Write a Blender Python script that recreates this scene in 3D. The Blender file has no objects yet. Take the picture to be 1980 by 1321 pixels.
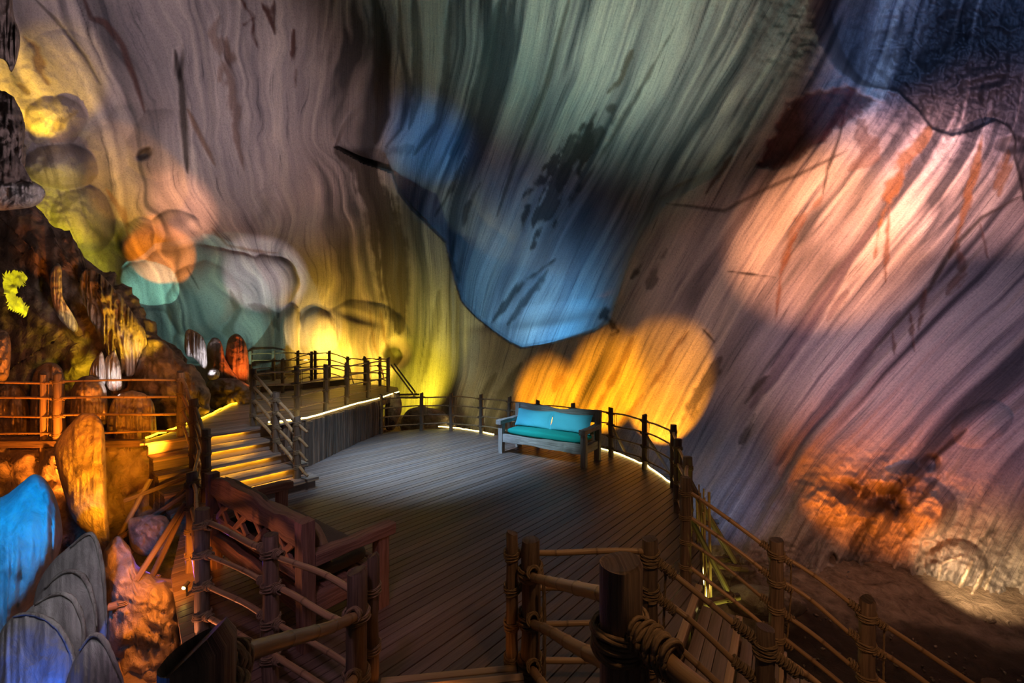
import bpy, math, random
import numpy as np
from mathutils import Vector, Matrix

random.seed(7)
rng = np.random.default_rng(11)
SC = bpy.context.scene
COL = SC.collection

# ------------------------------------------------------------------ camera, world, exposure
CAM_H, FPX, CX, CY = 2.3, 800.0, 990.0, 666.0      # eye height, focal length in pixels of the 1980-wide frame, horizon


def W(px, py, d):
    return ((px - CX) / FPX * d, d, CAM_H - (py - CY) / FPX * d)


cam_data = bpy.data.cameras.new('camera')
cam_data.sensor_width = 36.0
cam_data.lens = FPX / 1980.0 * 36.0
cam_data.shift_y = (CY - 660.5) / 1980.0
cam_data.clip_start = 0.02
cam = bpy.data.objects.new('camera', cam_data)
cam.location = (0, 0, CAM_H)
cam.rotation_euler = (math.pi / 2, 0, 0)
COL.objects.link(cam)
SC.camera = cam

world = bpy.data.worlds.new('cave_air')
SC.world = world
world.use_nodes = True
world.node_tree.nodes['Background'].inputs[0].default_value = (0.55, 0.45, 0.5, 1)
world.node_tree.nodes['Background'].inputs[1].default_value = 0.028
SC.view_settings.view_transform = 'Standard'
SC.view_settings.look = 'None'
SC.view_settings.exposure = 0.0
SC.view_settings.gamma = 1.0
SC.view_settings.use_curve_mapping = False
SC.cycles.max_bounces = 5
SC.cycles.diffuse_bounces = 3
SC.cycles.glossy_bounces = 2
SC.cycles.transmission_bounces = 1
SC.cycles.use_denoising = True
SC.cycles.sample_clamp_indirect = 4.0
SC.cycles.caustics_reflective = False
SC.cycles.caustics_refractive = False

def light(name, pos, target, E, color, cone=60, blend=0.6, soft=0.15):
    """a spot lamp; E is the irradiance wanted at its target"""
    ld = bpy.data.lights.new(name, 'SPOT')
    p, q = Vector(pos), Vector(target)
    r = (q - p).length
    ld.energy = E * 4 * math.pi ** 2 * r * r
    ld.color = color
    ld.spot_size = math.radians(cone)
    ld.spot_blend = blend
    ld.shadow_soft_size = soft
    o = bpy.data.objects.new(name, ld)
    o.location = p
    o.rotation_euler = (q - p).to_track_quat('-Z', 'Y').to_euler()
    COL.objects.link(o)
    return o

# ---- coloured floodlights of the cave and a few added fills: (name, place, aim, strength, colour, cone, edge softness, lamp size)
LIGHTS = [
    # left wall
    ('mauve_spot', (-1.5, 3.5, 1.6), W(220, 90, 11), 0.28, (0.95, 0.78, 0.92), 46, 1, .3),
    ('brown_flood', (-1.0, 6.0, .6), W(480, 230, 13), 0.33, (1, 0.7, 0.7), 44, 1, .3),
    ('umber_flood', (-2.9, 12.9, -.2), W(620, 480, 15), 0.4, (1, 0.3, 0.12), 60, 1, .2),
    ('gold_flood', W(625, 715, 14.9), W(640, 675, 16.2), 6.0, (1, 0.58, 0.05), 120, .8, .1),
    ('gold_flood', W(700, 735, 14.5), W(710, 680, 15.8), 5.5, (1, 0.56, 0.05), 120, .8, .1),
    ('lemon_flood', W(778, 775, 13.0), W(795, 710, 15.3), 2.2, (1, 0.8, 0.03), 110, .7, .1),
    ('sage_flood', (-1.0, 12.4, -.4), W(835, 560, 15), 0.36, (0.62, 0.85, 0.55), 48, 1, .2),
    ('olive_flood', (-1.6, 11.5, -.6), W(920, 750, 13.6), 0.7, (1, 0.85, 0.32), 70, 1, .2),
    # vault
    ('teal_flood', (.6, 11.2, .2), W(1120, 60, 9), 0.36, (0.38, 1, 0.95), 75, 1, .3),
    ('pale_flood', (2.9, 8.4, -.3), W(1320, 50, 8.7), 0.36, (0.88, 1, 0.72), 50, 1, .3),
    ('blue_flood', W(1040, 645, 14.3), W(1040, 580, 16.6), 0.9, (0.094, 0.445, 1.0), 150, .8, .1),
    ('blue_flood', (-1.0, 11.8, -.6), W(838, 315, 13.8), 0.55, (0.0, 0.36, 1.0), 21, 1, .2),
    ('azure_flood', W(985, 648, 14.5), W(1010, 590, 16.6), .55, (.45, .8, 1), 100, 1, .1),
    # orange foot of the back wall
    ('orange_flood', (.30, 10.1, .25), W(1065, 768, 13.2), 3.2, (1, 0.34, 0.003), 46, 0.6, .04),
    ('orange_flood', (1.25, 9.35, .25), W(1185, 745, 12.6), 3.2, (1, 0.34, 0.003), 46, 0.6, .04),
    ('orange_flood', (2.55, 8.3, .1), W(1298, 745, 11.6), 2.8, (1, .35, .008), 45, .35, .04),
    # right wall
    ('peach_flood', (2.4, 3.0, 2.6), W(1585, 480, 10.3), 3.0, (1, .37, .17), 29, 1, .1),
    ('peach_flood', (2.8, 2.5, 3.0), W(1705, 370, 10), 3.4, (1, .42, .26), 24, 1, .1),
    ('pink_flood', (4.5, 2.0, 2.5), W(1880, 330, 9.7), 1.9, (1, .5, .48), 24, 1, .1),
    ('mauve_spot', (1.5, 2.5, 3.6), W(1480, 610, 11), 0.27, (1, 0.55, 0.52), 48, 1, .2),  # added front fill floating in mid-air, without a fitting
    ('lilac_fill', (2.5, 1.4, 3.4), W(1800, 680, 8.8), 0.34, (0.72, 0.6, 1), 48, 1, .2),  # added lilac fill, likewise floating in front of the wall
    ('umber_flood', (3.2, 2.6, 2.4), W(1640, 1020, 7.0), 0.22, (1, 0.45, 0.28), 50, 1, .2),
    ('ember_flood', W(1640, 1060, 5.6), W(1690, 890, 7.8), 1.2, (1, 0.21, 0.012), 70, 1, .1),
    ('ember_flood', W(1850, 1080, 5.0), W(1795, 985, 6.6), 1.1, (1, 0.21, 0.02), 60, 1, .1),
    ('cream_flood', W(1868, 1140, 5.2), W(1888, 1110, 6.2), 2.6, (1, .66, .32), 58, 1, .04),
    ('steel_flood', (2.75, 5.0, .3), W(1370, 920, 8.3), 0.303, (0.119, 0.412, 1.0), 50, 1, .1),
    ('navy_flood', (3.4, 2.0, 4.4), W(1850, 100, 10.8), 0.55, (.25, .45, 1), 36, 1, .1),
    # lobes on the left
    ('yellow_flood', W(30, 310, 9.6), W(70, 190, 10.6), 2.8, (1, 0.58, 0.005), 44, .6, .05),
    ('yellow_flood', W(120, 490, 9.9), W(150, 415, 11.2), 1.2, (0.95, 0.66, 0.005), 52, .4, .05),
    ('amber_flood', W(250, 560, 10.3), W(262, 400, 12), 1.2, (1, 0.4, 0.02), 32, .3, .05),
    ('coral_flood', W(380, 640, 11.3), W(355, 440, 13), 3.2, (1, 0.42, 0.24), 26, 0.95, .05),
    ('orange_flood', W(330, 660, 10.8), W(315, 508, 13), 3.4, (1, 0.25, 0.005), 24, .3, .03),
    ('white_flood', W(470, 590, 12.6), W(492, 560, 13.8), 2.6, (1, .80, .86), 58, .4, .03),
    ('teal_flood', W(395, 650, 11.4), W(398, 608, 13.3), .75, (.42, 1, .88), 62, .05, .02),
    ('teal_flood', W(330, 690, 10.4), W(297, 562, 13), 1.4, (0.35, 1, 0.7), 17, .03, .02),
    ('teal_flood', W(485, 695, 11.8), W(485, 640, 13.5), 0.5, (.55, 1, .75), 62, .05, .02),
    ('cream_flood', W(590, 705, 14.2), W(605, 650, 15.6), 1.2, (1, 0.7, 0.3), 60, .1, .03),
    ('lemon_flood', W(30, 650, 9.8), W(30, 575, 10.6), 4, (1.0, 0.938, 0.012), 70, .5, .03),
    ('lemon_flood', W(285, 690, 7.0), W(235, 615, 7.9), 1.6, (1.0, 0.6, 0.01), 60, .5, .03),
    ('lemon_flood', W(165, 735, 7.9), W(168, 705, 8.4), 1.200, (1.0, 0.7, 0.02), 90, .5, .03),
    # stalagmites and the pit
    ('white_flood', W(225, 770, 6.5), W(212, 715, 7.2), 1.538, (1.0, 0.911, 0.927), 40, .6, .03),
    ('white_flood', W(410, 735, 8.9), W(384, 675, 9.5), 1.193, (0.919, 0.872, 1.0), 50, .6, .03),
    ('ember_flood', W(500, 755, 9.6), W(460, 690, 10.4), 2.310, (1.0, 0.155, 0.017), 46, .8, .04),
    ('ember_flood', (-5.6, 5.4, .1), W(90, 770, 6.8), 3.2, (1, 0.24, 0.015), 60, 1, .05),
    ('ember_flood', W(310, 880, 5.8), W(260, 810, 6.5), 3.0, (1, 0.25, 0.01), 70, 1, .05),
    ('amber_flood', W(240, 1005, 4.0), W(165, 920, 4.75), 4.2, (1, 0.34, 0.008), 70, .8, .04),
    ('ember_flood', W(300, 1075, 3.35), W(240, 1180, 4.1), 1.8, (1, 0.26, 0.015), 90, 1, .05),
    ('blue_lamp', (-2.2, .9, 2.6), W(38, 1050, 3.1), 1.6, (0, .33, 1), 25, 1, .05),
    ('blue_lamp', (-2.3, 2.0, .2), (-2.5, 2.45, .9), .5, (.03, .16, 1), 100, 1, .03),
    ('grey_lamp', (-1.4, 1.2, 2.3), W(120, 1190, 2.5), 0.22, (0.8, 0.78, 0.85), 40, 1, .1),
    ('violet_lamp', W(300, 1100, 4.6), W(340, 1150, 3.4), 0.250, (0.18, 0.12, 1.0), 90, 1, .05),
    ('blue_lamp', (-1.0, .75, 1.2), (-.66, .84, 1.6), 0.500, (0.03, 0.2, 1.0), 60, 1, .02),
    ('rust_fill', (-2.6, 4.6, 2.2), W(70, 600, 8.4), 0.12, (1, 0.55, 0.35), 44, 1, .2),
    ('ember_flood', (-3.3, 3.0, 1.9), W(150, 830, 6.6), .5, (1, .24, .015), 46, 1, .1),  # added orange fill from the right front onto the stalagmites
    # decks
    ('cool_downlight', (-2.9, 6.4, 5.6), (-1.7, 8.3, 0), 3.2, (0.4, 0.66, 1), 50, 1, .3),
    ('cool_downlight', (-1.2, 4.6, 4.6), (.75, 8.3, .6), 0.8, (0.5, 0.85, 1), 18, .9, .1),
    ('cool_downlight', (-2.2, 4.6, 4.2), (-3.8, 6.8, .6), 0.5, (0.7, 0.8, 1), 34, 1, .1),
    ('warm_downlight', (.4, 4.0, 4.0), (0, 3.6, 0), 0.03, (1, 0.6, 0.35), 110, 1, .3),
    ('ember_lamp', (-.5, 2.2, .42), (-.5, 3.0, 0), 0.300, (1.0, 0.3, 0.04), 120, 1, .03),
    ('ember_lamp', (-2.9, 3.0, -.3), (-2.2, 3.6, .6), 0.8, (1, 0.3, 0.12), 90, 1, .04),
    ('yellow_lamp', (2.35, 3.75, -.75), (1.95, 4.3, 0), 0.510, (1.0, 0.941, 0.118), 90, 1, .03),
    ('warm_downlight', (.9, .9, 3.4), (.9, 2.2, .8), 0.2, (1, 0.5, 0.2), 80, 1, .1),
    ('warm_downlight', (2.2, 1.4, 2.2), (2.6, 3.2, .2), 0.22, (1, 0.45, 0.2), 70, 1, .1),
    ('violet_downlight', (-.9, 1.0, 3.2), (-1.6, 2.9, .7), 0.2, (0.8, 0.45, 0.7), 50, 1, .1),
    ('warm_downlight', (-3.8, 9.5, 4.5), (-5.2, 9.0, .9), 0.25, (0.8, 0.6, 0.5), 60, 1, .2),
]
for row in LIGHTS:
    light(*row)


# ------------------------------------------------------------------ noise
_T = np.random.default_rng(5).random(65536).astype(np.float32)


def vnoise(x, y, seed=0):
    xi = np.floor(x).astype(np.int64)
    yi = np.floor(y).astype(np.int64)
    fx = (x - xi).astype(np.float32)
    fy = (y - yi).astype(np.float32)
    fx = fx * fx * (3 - 2 * fx)
    fy = fy * fy * (3 - 2 * fy)

    def h(a, b):
        return _T[((a * 374761393 + b * 668265263 + seed * 974711) ^ ((a * 1274126177 + b * 85734257) >> 7)) & 65535]
    v00, v10, v01, v11 = h(xi, yi), h(xi + 1, yi), h(xi, yi + 1), h(xi + 1, yi + 1)
    return ((v00 * (1 - fx) + v10 * fx) * (1 - fy) + (v01 * (1 - fx) + v11 * fx) * fy) * 2 - 1


def fbm(x, y, oct=4, seed=0, gain=0.5):
    s, a, t = 0, 1.0, 0
    for i in range(oct):
        s = s + a * vnoise(x * 2 ** i, y * 2 ** i, seed + i * 17)
        t += a
        a *= gain
    return s / t


def smooth(a, b, x):
    t = np.clip((x - a) / (b - a), 0, 1)
    return t * t * (3 - 2 * t)


def rbf(ctrl):
    c = np.array(ctrl, float)
    P, v = c[:, :2] / 500.0, c[:, 2]
    n = len(P)
    r = np.sqrt(((P[:, None] - P[None]) ** 2).sum(-1))
    K = r ** 2 * np.log(r + 1e-9) + np.eye(n) * 0.02
    A = np.zeros((n + 3, n + 3))
    A[:n, :n] = K
    A[:n, n] = 1
    A[:n, n + 1:] = P
    A[n, :n] = 1
    A[n + 1:, :n] = P.T
    w = np.linalg.solve(A, np.concatenate([v, np.zeros(3)]))

    def f(x, y):
        x = np.asarray(x, float) / 500.0
        y = np.asarray(y, float) / 500.0
        out = w[n] + w[n + 1] * x + w[n + 2] * y
        for i in range(n):
            r2 = (x - P[i, 0]) ** 2 + (y - P[i, 1]) ** 2 + 1e-12
            out = out + w[i] * 0.5 * r2 * np.log(r2)
        return out
    return f


def seg_dist(x, y, a, b):
    ax, ay = a
    bx, by = b
    dx, dy = bx - ax, by - ay
    L = dx * dx + dy * dy + 1e-9
    t = np.clip(((x - ax) * dx + (y - ay) * dy) / L, 0, 1)
    return np.hypot(x - ax - t * dx, y - ay - t * dy)


def inside(x, y, poly):
    c = np.zeros(np.shape(x), bool)
    n = len(poly)
    for i in range(n):
        x1, y1 = poly[i]
        x2, y2 = poly[(i + 1) % n]
        if y1 == y2:
            continue
        k = ((y1 > y) != (y2 > y)) & (x < (x2 - x1) * (y - y1) / (y2 - y1) + x1)
        c ^= k
    return c


def sdf(x, y, poly):
    d = np.full(np.shape(x), 1e9)
    for i in range(len(poly)):
        d = np.minimum(d, seg_dist(x, y, poly[i], poly[(i + 1) % len(poly)]))
    return np.where(inside(x, y, poly), d, -d)


# ------------------------------------------------------------------ materials
def new_mat(name):
    m = bpy.data.materials.new(name)
    m.use_nodes = True
    nt = m.node_tree
    b = nt.nodes['Principled BSDF']
    return m, nt, b


def N(nt, t, **kw):
    n = nt.nodes.new(t)
    for k, v in kw.items():
        setattr(n, k, v)
    return n


def mix_mul(nt, a, b, fac=1.0):
    m = N(nt, 'ShaderNodeMix', data_type='RGBA', blend_type='MULTIPLY')
    m.inputs[0].default_value = fac
    nt.links.new(a, m.inputs[6])
    nt.links.new(b, m.inputs[7])
    return m.outputs[2]


def ramp(nt, src, stops):
    r = N(nt, 'ShaderNodeValToRGB')
    els = r.color_ramp.elements
    while len(els) < len(stops):
        els.new(0.5)
    for e, (p, c) in zip(els, stops):
        e.position = p
        e.color = (c[0], c[1], c[2], 1)
    nt.links.new(src, r.inputs[0])
    return r.outputs[0]


def marble_mat():
    m, nt, b = new_mat('marble_rock')
    L = nt.links.new
    col = N(nt, 'ShaderNodeAttribute', attribute_name='Col')
    uv = N(nt, 'ShaderNodeAttribute', attribute_name='uvw')
    mp = N(nt, 'ShaderNodeMapping')
    mp.inputs['Scale'].default_value = (0.16, 0.007, 1)
    L(uv.outputs['Vector'], mp.inputs[0])
    n1 = N(nt, 'ShaderNodeTexNoise')
    n1.inputs['Scale'].default_value = 1.0
    n1.inputs['Detail'].default_value = 5
    n1.inputs['Roughness'].default_value = 0.62
    n1.inputs['Distortion'].default_value = 0.35
    L(mp.outputs[0], n1.inputs['Vector'])
    c1 = ramp(nt, n1.outputs[0], [(0.26, (0.3, 0.3, 0.33)), (0.41, (0.88, 0.88, 0.9)), (0.55, (1.03, 1.02, 1.0)), (0.75, (1.3, 1.28, 1.25))])
    geo = N(nt, 'ShaderNodeNewGeometry')
    n2 = N(nt, 'ShaderNodeTexNoise')
    n2.inputs['Scale'].default_value = 26.0
    n2.inputs['Detail'].default_value = 6
    n2.inputs['Roughness'].default_value = 0.7
    L(geo.outputs['Position'], n2.inputs['Vector'])
    c2 = ramp(nt, n2.outputs[0], [(0.28, (0.66, 0.65, 0.65)), (0.5, (1, 1, 1)), (0.75, (1.18, 1.17, 1.16))])
    c = mix_mul(nt, col.outputs['Color'], c1)
    c = mix_mul(nt, c, c2)
    L(c, b.inputs['Base Color'])
    ad = N(nt, 'ShaderNodeMath', operation='MULTIPLY_ADD')
    L(n1.outputs[0], ad.inputs[0])
    ad.inputs[1].default_value = 0.6
    L(n2.outputs[0], ad.inputs[2])
    bp = N(nt, 'ShaderNodeBump')
    bp.inputs['Strength'].default_value = 0.45
    bp.inputs['Distance'].default_value = 0.05
    L(ad.outputs[0], bp.inputs['Height'])
    L(bp.outputs[0], b.inputs['Normal'])
    b.inputs['Roughness'].default_value = 0.62
    b.inputs['Specular IOR Level'].default_value = 0.3
    return m


def rock_mat(name, c_lo, c_hi, scale=6.0, bump=0.9, rough=0.75, stretch=(1, 1, 1), dist=0.08, tinted=False):
    m, nt, b = new_mat(name)
    L = nt.links.new
    geo = N(nt, 'ShaderNodeNewGeometry')
    mp = N(nt, 'ShaderNodeMapping')
    mp.inputs['Scale'].default_value = stretch
    L(geo.outputs['Position'], mp.inputs[0])
    n1 = N(nt, 'ShaderNodeTexNoise')
    n1.inputs['Scale'].default_value = scale
    n1.inputs['Detail'].default_value = 8
    n1.inputs['Roughness'].default_value = 0.68
    n1.inputs['Distortion'].default_value = 0.5
    L(mp.outputs[0], n1.inputs['Vector'])
    c1 = ramp(nt, n1.outputs[0], [(0.3, c_lo), (0.66, c_hi)])
    if tinted:
        at = N(nt, 'ShaderNodeAttribute', attribute_name='Col')
        c1 = mix_mul(nt, c1, at.outputs['Color'])
    L(c1, b.inputs['Base Color'])
    bp = N(nt, 'ShaderNodeBump')
    bp.inputs['Strength'].default_value = bump
    bp.inputs['Distance'].default_value = dist
    L(n1.outputs[0], bp.inputs['Height'])
    L(bp.outputs[0], b.inputs['Normal'])
    b.inputs['Roughness'].default_value = rough
    return m


def wood_mat(name, c_lo, c_hi, fx=60.0, fy=2.5, bump=0.5, rough=0.55, dist=0.006, spec=0.4):
    """grain along the second component of the uvw attribute; 'Col' tints single pieces"""
    m, nt, b = new_mat(name)
    L = nt.links.new
    uv = N(nt, 'ShaderNodeAttribute', attribute_name='uvw')
    col = N(nt, 'ShaderNodeAttribute', attribute_name='Col')
    mp = N(nt, 'ShaderNodeMapping')
    mp.inputs['Scale'].default_value = (fx, fy, 1)
    L(uv.outputs['Vector'], mp.inputs[0])
    n1 = N(nt, 'ShaderNodeTexNoise')
    n1.inputs['Scale'].default_value = 1.0
    n1.inputs['Detail'].default_value = 5
    n1.inputs['Roughness'].default_value = 0.65
    n1.inputs['Distortion'].default_value = 0.25
    L(mp.outputs[0], n1.inputs['Vector'])
    c1 = ramp(nt, n1.outputs[0], [(0.28, c_lo), (0.7, c_hi)])
    L(mix_mul(nt, c1, col.outputs['Color']), b.inputs['Base Color'])
    bp = N(nt, 'ShaderNodeBump')
    bp.inputs['Strength'].default_value = bump
    bp.inputs['Distance'].default_value = dist
    L(n1.outputs[0], bp.inputs['Height'])
    L(bp.outputs[0], b.inputs['Normal'])
    b.inputs['Roughness'].default_value = rough
    b.inputs['Specular IOR Level'].default_value = spec
    return m


def fabric_mat(name, c):
    m, nt, b = new_mat(name)
    L = nt.links.new
    tc = N(nt, 'ShaderNodeTexCoord')
    n1 = N(nt, 'ShaderNodeTexNoise')
    n1.inputs['Scale'].default_value = 180.0
    n1.inputs['Detail'].default_value = 2
    L(tc.outputs['Object'], n1.inputs['Vector'])
    n2 = N(nt, 'ShaderNodeTexNoise')
    n2.inputs['Scale'].default_value = 9.0
    n2.inputs['Detail'].default_value = 3
    L(tc.outputs['Object'], n2.inputs['Vector'])
    c1 = ramp(nt, n1.outputs[0], [(0.3, tuple(x * 0.8 for x in c)), (0.7, c)])
    L(c1, b.inputs['Base Color'])
    ad = N(nt, 'ShaderNodeMath', operation='MULTIPLY_ADD')
    L(n2.outputs[0], ad.inputs[0])
    ad.inputs[1].default_value = 4.0
    L(n1.outputs[0], ad.inputs[2])
    bp = N(nt, 'ShaderNodeBump')
    bp.inputs['Strength'].default_value = 0.35
    bp.inputs['Distance'].default_value = 0.01
    L(ad.outputs[0], bp.inputs['Height'])
    L(bp.outputs[0], b.inputs['Normal'])
    b.inputs['Roughness'].default_value = 0.9
    return m


def emit_mat(name, c, s):
    m, nt, b = new_mat(name)
    b.inputs['Base Color'].default_value = (0.8, 0.7, 0.5, 1)
    b.inputs['Emission Color'].default_value = (*c, 1)
    b.inputs['Emission Strength'].default_value = s
    return m


M = {
    'marble': marble_mat(),
    'dark_rock': rock_mat('dark_rough_rock', (0.05, 0.035, 0.028), (0.36, 0.27, 0.22), 3.2, 1.0),
    'brown_rock': rock_mat('brown_cave_rock', (0.14, 0.10, 0.08), (0.50, 0.40, 0.32), 4.0, 1.0),
    'flowstone': rock_mat('pale_flowstone', (0.22, 0.19, 0.17), (0.72, 0.68, 0.62), 5.0, 0.7, stretch=(2.5, 2.5, 0.6)),
    'shell': rock_mat('grey_flowstone', (0.30, 0.28, 0.27), (0.60, 0.57, 0.54), 5.0, 0.5, stretch=(1.5, 1.5, 0.8), dist=0.04),
    'ground': rock_mat('rough_cave_ground', (0.10, 0.07, 0.05), (0.42, 0.32, 0.25), 6.0, 1.0, 0.7, tinted=True),
    'deck': wood_mat('deck_board', (0.085, 0.06, 0.05), (0.20, 0.145, 0.12), 55, 1.6, 0.35, 0.42, 0.003, 0.5),
    'tread': wood_mat('stair_board', (0.13, 0.10, 0.085), (0.27, 0.215, 0.18), 55, 1.6, 0.35, 0.45, 0.003, 0.5),
    'nosing': wood_mat('nosing_board', (0.30, 0.20, 0.12), (0.48, 0.34, 0.21), 55, 1.6, 0.3, 0.45, 0.003, 0.5),
    'post': wood_mat('post_wood', (0.075, 0.052, 0.038), (0.26, 0.185, 0.125), 55, 2.2, 0.7, 0.55, 0.008),
    'bamboo': wood_mat('bamboo', (0.25, 0.15, 0.07), (0.50, 0.33, 0.17), 70, 1.2, 0.25, 0.38, 0.003, 0.5),
    'log': wood_mat('stockade_log', (0.05, 0.035, 0.027), (0.22, 0.15, 0.10), 50, 2.0, 0.9, 0.7, 0.01),
    'rope': wood_mat('rope_fibre', (0.11, 0.075, 0.042), (0.36, 0.26, 0.155), 120, 30, 0.8, 0.85, 0.006, 0.2),
    'weathered': wood_mat('weathered_timber', (0.14, 0.115, 0.095), (0.46, 0.40, 0.36), 45, 2.0, 0.9, 0.7, 0.012),
    'red_timber': wood_mat('reddish_timber', (0.12, 0.065, 0.042), (0.34, 0.20, 0.135), 45, 2.0, 0.9, 0.65, 0.012),
    'teal': fabric_mat('teal_cushion_cloth', (0.0, 0.33, 0.28)),
    'aqua': fabric_mat('aqua_pillow_cloth', (0.11, 0.60, 0.74)),
    'olive': fabric_mat('dark_olive_cloth', (0.10, 0.085, 0.06)),
    'tan': fabric_mat('tan_pillow_cloth', (0.28, 0.20, 0.12)),
    'led': emit_mat('led_glow', (1.0, 0.78, 0.25), 9.0),
    'led_orange': emit_mat('led_orange_glow', (1.0, 0.50, 0.008), 14.0),
    'led_riser': emit_mat('led_riser_glow', (1.0, 0.48, 0.015), 110.0),
    'bulb': emit_mat('bulb_glow', (1.0, 0.62, 0.12), 25.0),
    'metal': rock_mat('black_metal', (0.02, 0.02, 0.02), (0.04, 0.04, 0.04), 20, 0.1, 0.5),
}


# ------------------------------------------------------------------ mesh and object helpers
def link_mesh(name, verts, faces, mat, parent=None, uvw=None, col=None, smooth_angle=None, numpy_faces=False):
    me = bpy.data.meshes.new(name)
    if numpy_faces:
        v = np.asarray(verts, np.float32)
        f = np.asarray(faces, np.int32)
        me.vertices.add(len(v))
        me.vertices.foreach_set('co', v.ravel())
        k = f.shape[1]
        me.loops.add(f.size)
        me.loops.foreach_set('vertex_index', f.ravel())
        me.polygons.add(len(f))
        me.polygons.foreach_set('loop_start', np.arange(0, f.size, k, dtype=np.int32))
        me.update(calc_edges=True)
    else:
        me.from_pydata(verts, [], faces)
    n = len(me.vertices)
    if uvw is not None and len(uvw) == n:
        a = me.attributes.new('uvw', 'FLOAT_VECTOR', 'POINT')
        a.data.foreach_set('vector', np.asarray(uvw, np.float32).ravel())
    c = np.ones((n, 4), np.float32)
    if col is not None:
        c[:, :3] = np.asarray(col, np.float32)
    a = me.attributes.new('Col', 'FLOAT_COLOR', 'POINT')
    a.data.foreach_set('color', c.ravel())
    if smooth_angle is not None:
        me.polygons.foreach_set('use_smooth', np.ones(len(me.polygons), bool))
        if smooth_angle < 3:
            me.set_sharp_from_angle(angle=smooth_angle)
    me.materials.append(mat)
    o = bpy.data.objects.new(name, me)
    COL.objects.link(o)
    if parent is not None:
        o.parent = parent
        q = parent
        T = Matrix.Identity(4)
        while q is not None:
            if q.type == 'EMPTY':
                T = Matrix.Translation(-Vector(q.location))
            q = q.parent
        if parent.type == 'EMPTY':
            o.matrix_parent_inverse = T
    return o


def tag(o, label=None, cat=None, group=None, kind=None):
    for k, v in (('label', label), ('category', cat), ('group', group), ('kind', kind)):
        if v:
            o[k] = v
    return o


def thing(name, loc, label, cat, group=None, kind=None):
    o = bpy.data.objects.new(name, None)
    o.empty_display_size = 0.1
    o.location = loc
    COL.objects.link(o)
    return tag(o, label, cat, group, kind)


class MB:
    def __init__(s):
        s.v, s.f, s.t, s.c = [], [], [], []

    def add(s, v, f, t=None, c=None):
        b = len(s.v)
        s.v += [tuple(x) for x in v]
        s.f += [tuple(i + b for i in q) for q in f]
        s.t += [tuple(x) for x in (t if t is not None else [(0, 0, 0)] * len(v))]
        s.c += [tuple(x) for x in (c if c is not None else [(1, 1, 1)] * len(v))]

    def build(s, name, mat, parent=None, ang=0.7):
        return link_mesh(name, s.v, s.f, mat, parent, s.t, s.c, ang)


def frame_of(d, up=(0, 0, 1)):
    d = Vector(d).normalized()
    u = Vector(up)
    if abs(d.dot(u)) > 0.97:
        u = Vector((0, 1, 0.0))
    a = d.cross(u).normalized()
    return d, a, d.cross(a).normalized()


def tube(mb, pts, rad, sides=8, cap=True, seed=None, tint=None, jit=0.0):
    """round bar through pts; rad a number or one per point"""
    pts = [Vector(p) for p in pts]
    n = len(pts)
    if not hasattr(rad, '__len__'):
        rad = [rad] * n
    seed = random.random() * 50 if seed is None else seed
    v, t, f, c = [], [], [], []
    L = 0.0
    a = None
    for i, p in enumerate(pts):
        dr = (pts[min(i + 1, n - 1)] - pts[max(i - 1, 0)]).normalized()
        if a is None:
            _, a, b = frame_of(dr)
        else:
            a = (a - dr * a.dot(dr)).normalized()
        b = dr.cross(a)
        if i:
            L += (p - pts[i - 1]).length
        for k in range(sides):
            th = 2 * math.pi * k / sides
            r = rad[i] * (1 + (random.random() - 0.5) * jit)
            v.append(p + (a * math.cos(th) + b * math.sin(th)) * r)
            t.append((seed + rad[0] * (th if th < math.pi else 2 * math.pi - th), L + seed * 3, seed))
            c.append(tint[i] if tint is not None else (1, 1, 1))
    for i in range(n - 1):
        for k in range(sides):
            k2 = (k + 1) % sides
            f.append((i * sides + k, i * sides + k2, (i + 1) * sides + k2, (i + 1) * sides + k))
    if cap:
        f.append(tuple(range(sides - 1, -1, -1)))
        f.append(tuple((n - 1) * sides + k for k in range(sides)))
    mb.add(v, f, t, c)


def beam(mb, p0, p1, w, h, up=(0, 0, 1), seg=8, jit=0.0, ch=0.12, wave=0.0, seed=None, tint=(1, 1, 1)):
    """squared timber from p0 to p1: w across, h along 'up', chamfered edges, worn by jit"""
    p0, p1 = Vector(p0), Vector(p1)
    d, a, b = frame_of(p1 - p0, up)
    b = -b if b.dot(Vector(up)) < 0 else b
    L = (p1 - p0).length
    seed = random.random() * 50 if seed is None else seed
    cw, chh = w / 2 * (1 - ch), h / 2 * (1 - ch * w / max(h, w))
    ring = [(w / 2, -chh), (w / 2, chh), (cw, h / 2), (-cw, h / 2), (-w / 2, chh), (-w / 2, -chh), (-cw, -h / 2), (cw, -h / 2)]
    per = [0]
    for i in range(1, 8):
        per.append(per[-1] + math.hypot(ring[i][0] - ring[i - 1][0], ring[i][1] - ring[i - 1][1]))
    v, t, f = [], [], []
    for i in range(seg + 1):
        s = i / seg
        wv = wave * math.sin(s * 7 + seed) + wave * 0.6 * math.sin(s * 17 + seed * 2)
        for k, (x, y) in enumerate(ring):
            x2 = x + (random.random() - 0.5) * jit
            y2 = y + (random.random() - 0.5) * jit + (wv if y > 0 else -wv * 0.6)
            v.append(p0 + d * (L * s) + a * x2 + b * y2)
            t.append((per[k] + seed, L * s + seed * 2, 0))
    for i in range(seg):
        for k in range(8):
            k2 = (k + 1) % 8
            f.append((i * 8 + k, (i + 1) * 8 + k, (i + 1) * 8 + k2, i * 8 + k2))
    f.append(tuple(range(8)))
    f.append(tuple(seg * 8 + k for k in range(7, -1, -1)))
    mb.add(v, f, t, [tint] * len(v))


def part_beam(name, mat, parent, *a, **k):
    mb = MB()
    beam(mb, *a, **k)
    return mb.build(name, mat, parent, 0.6)

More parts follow.
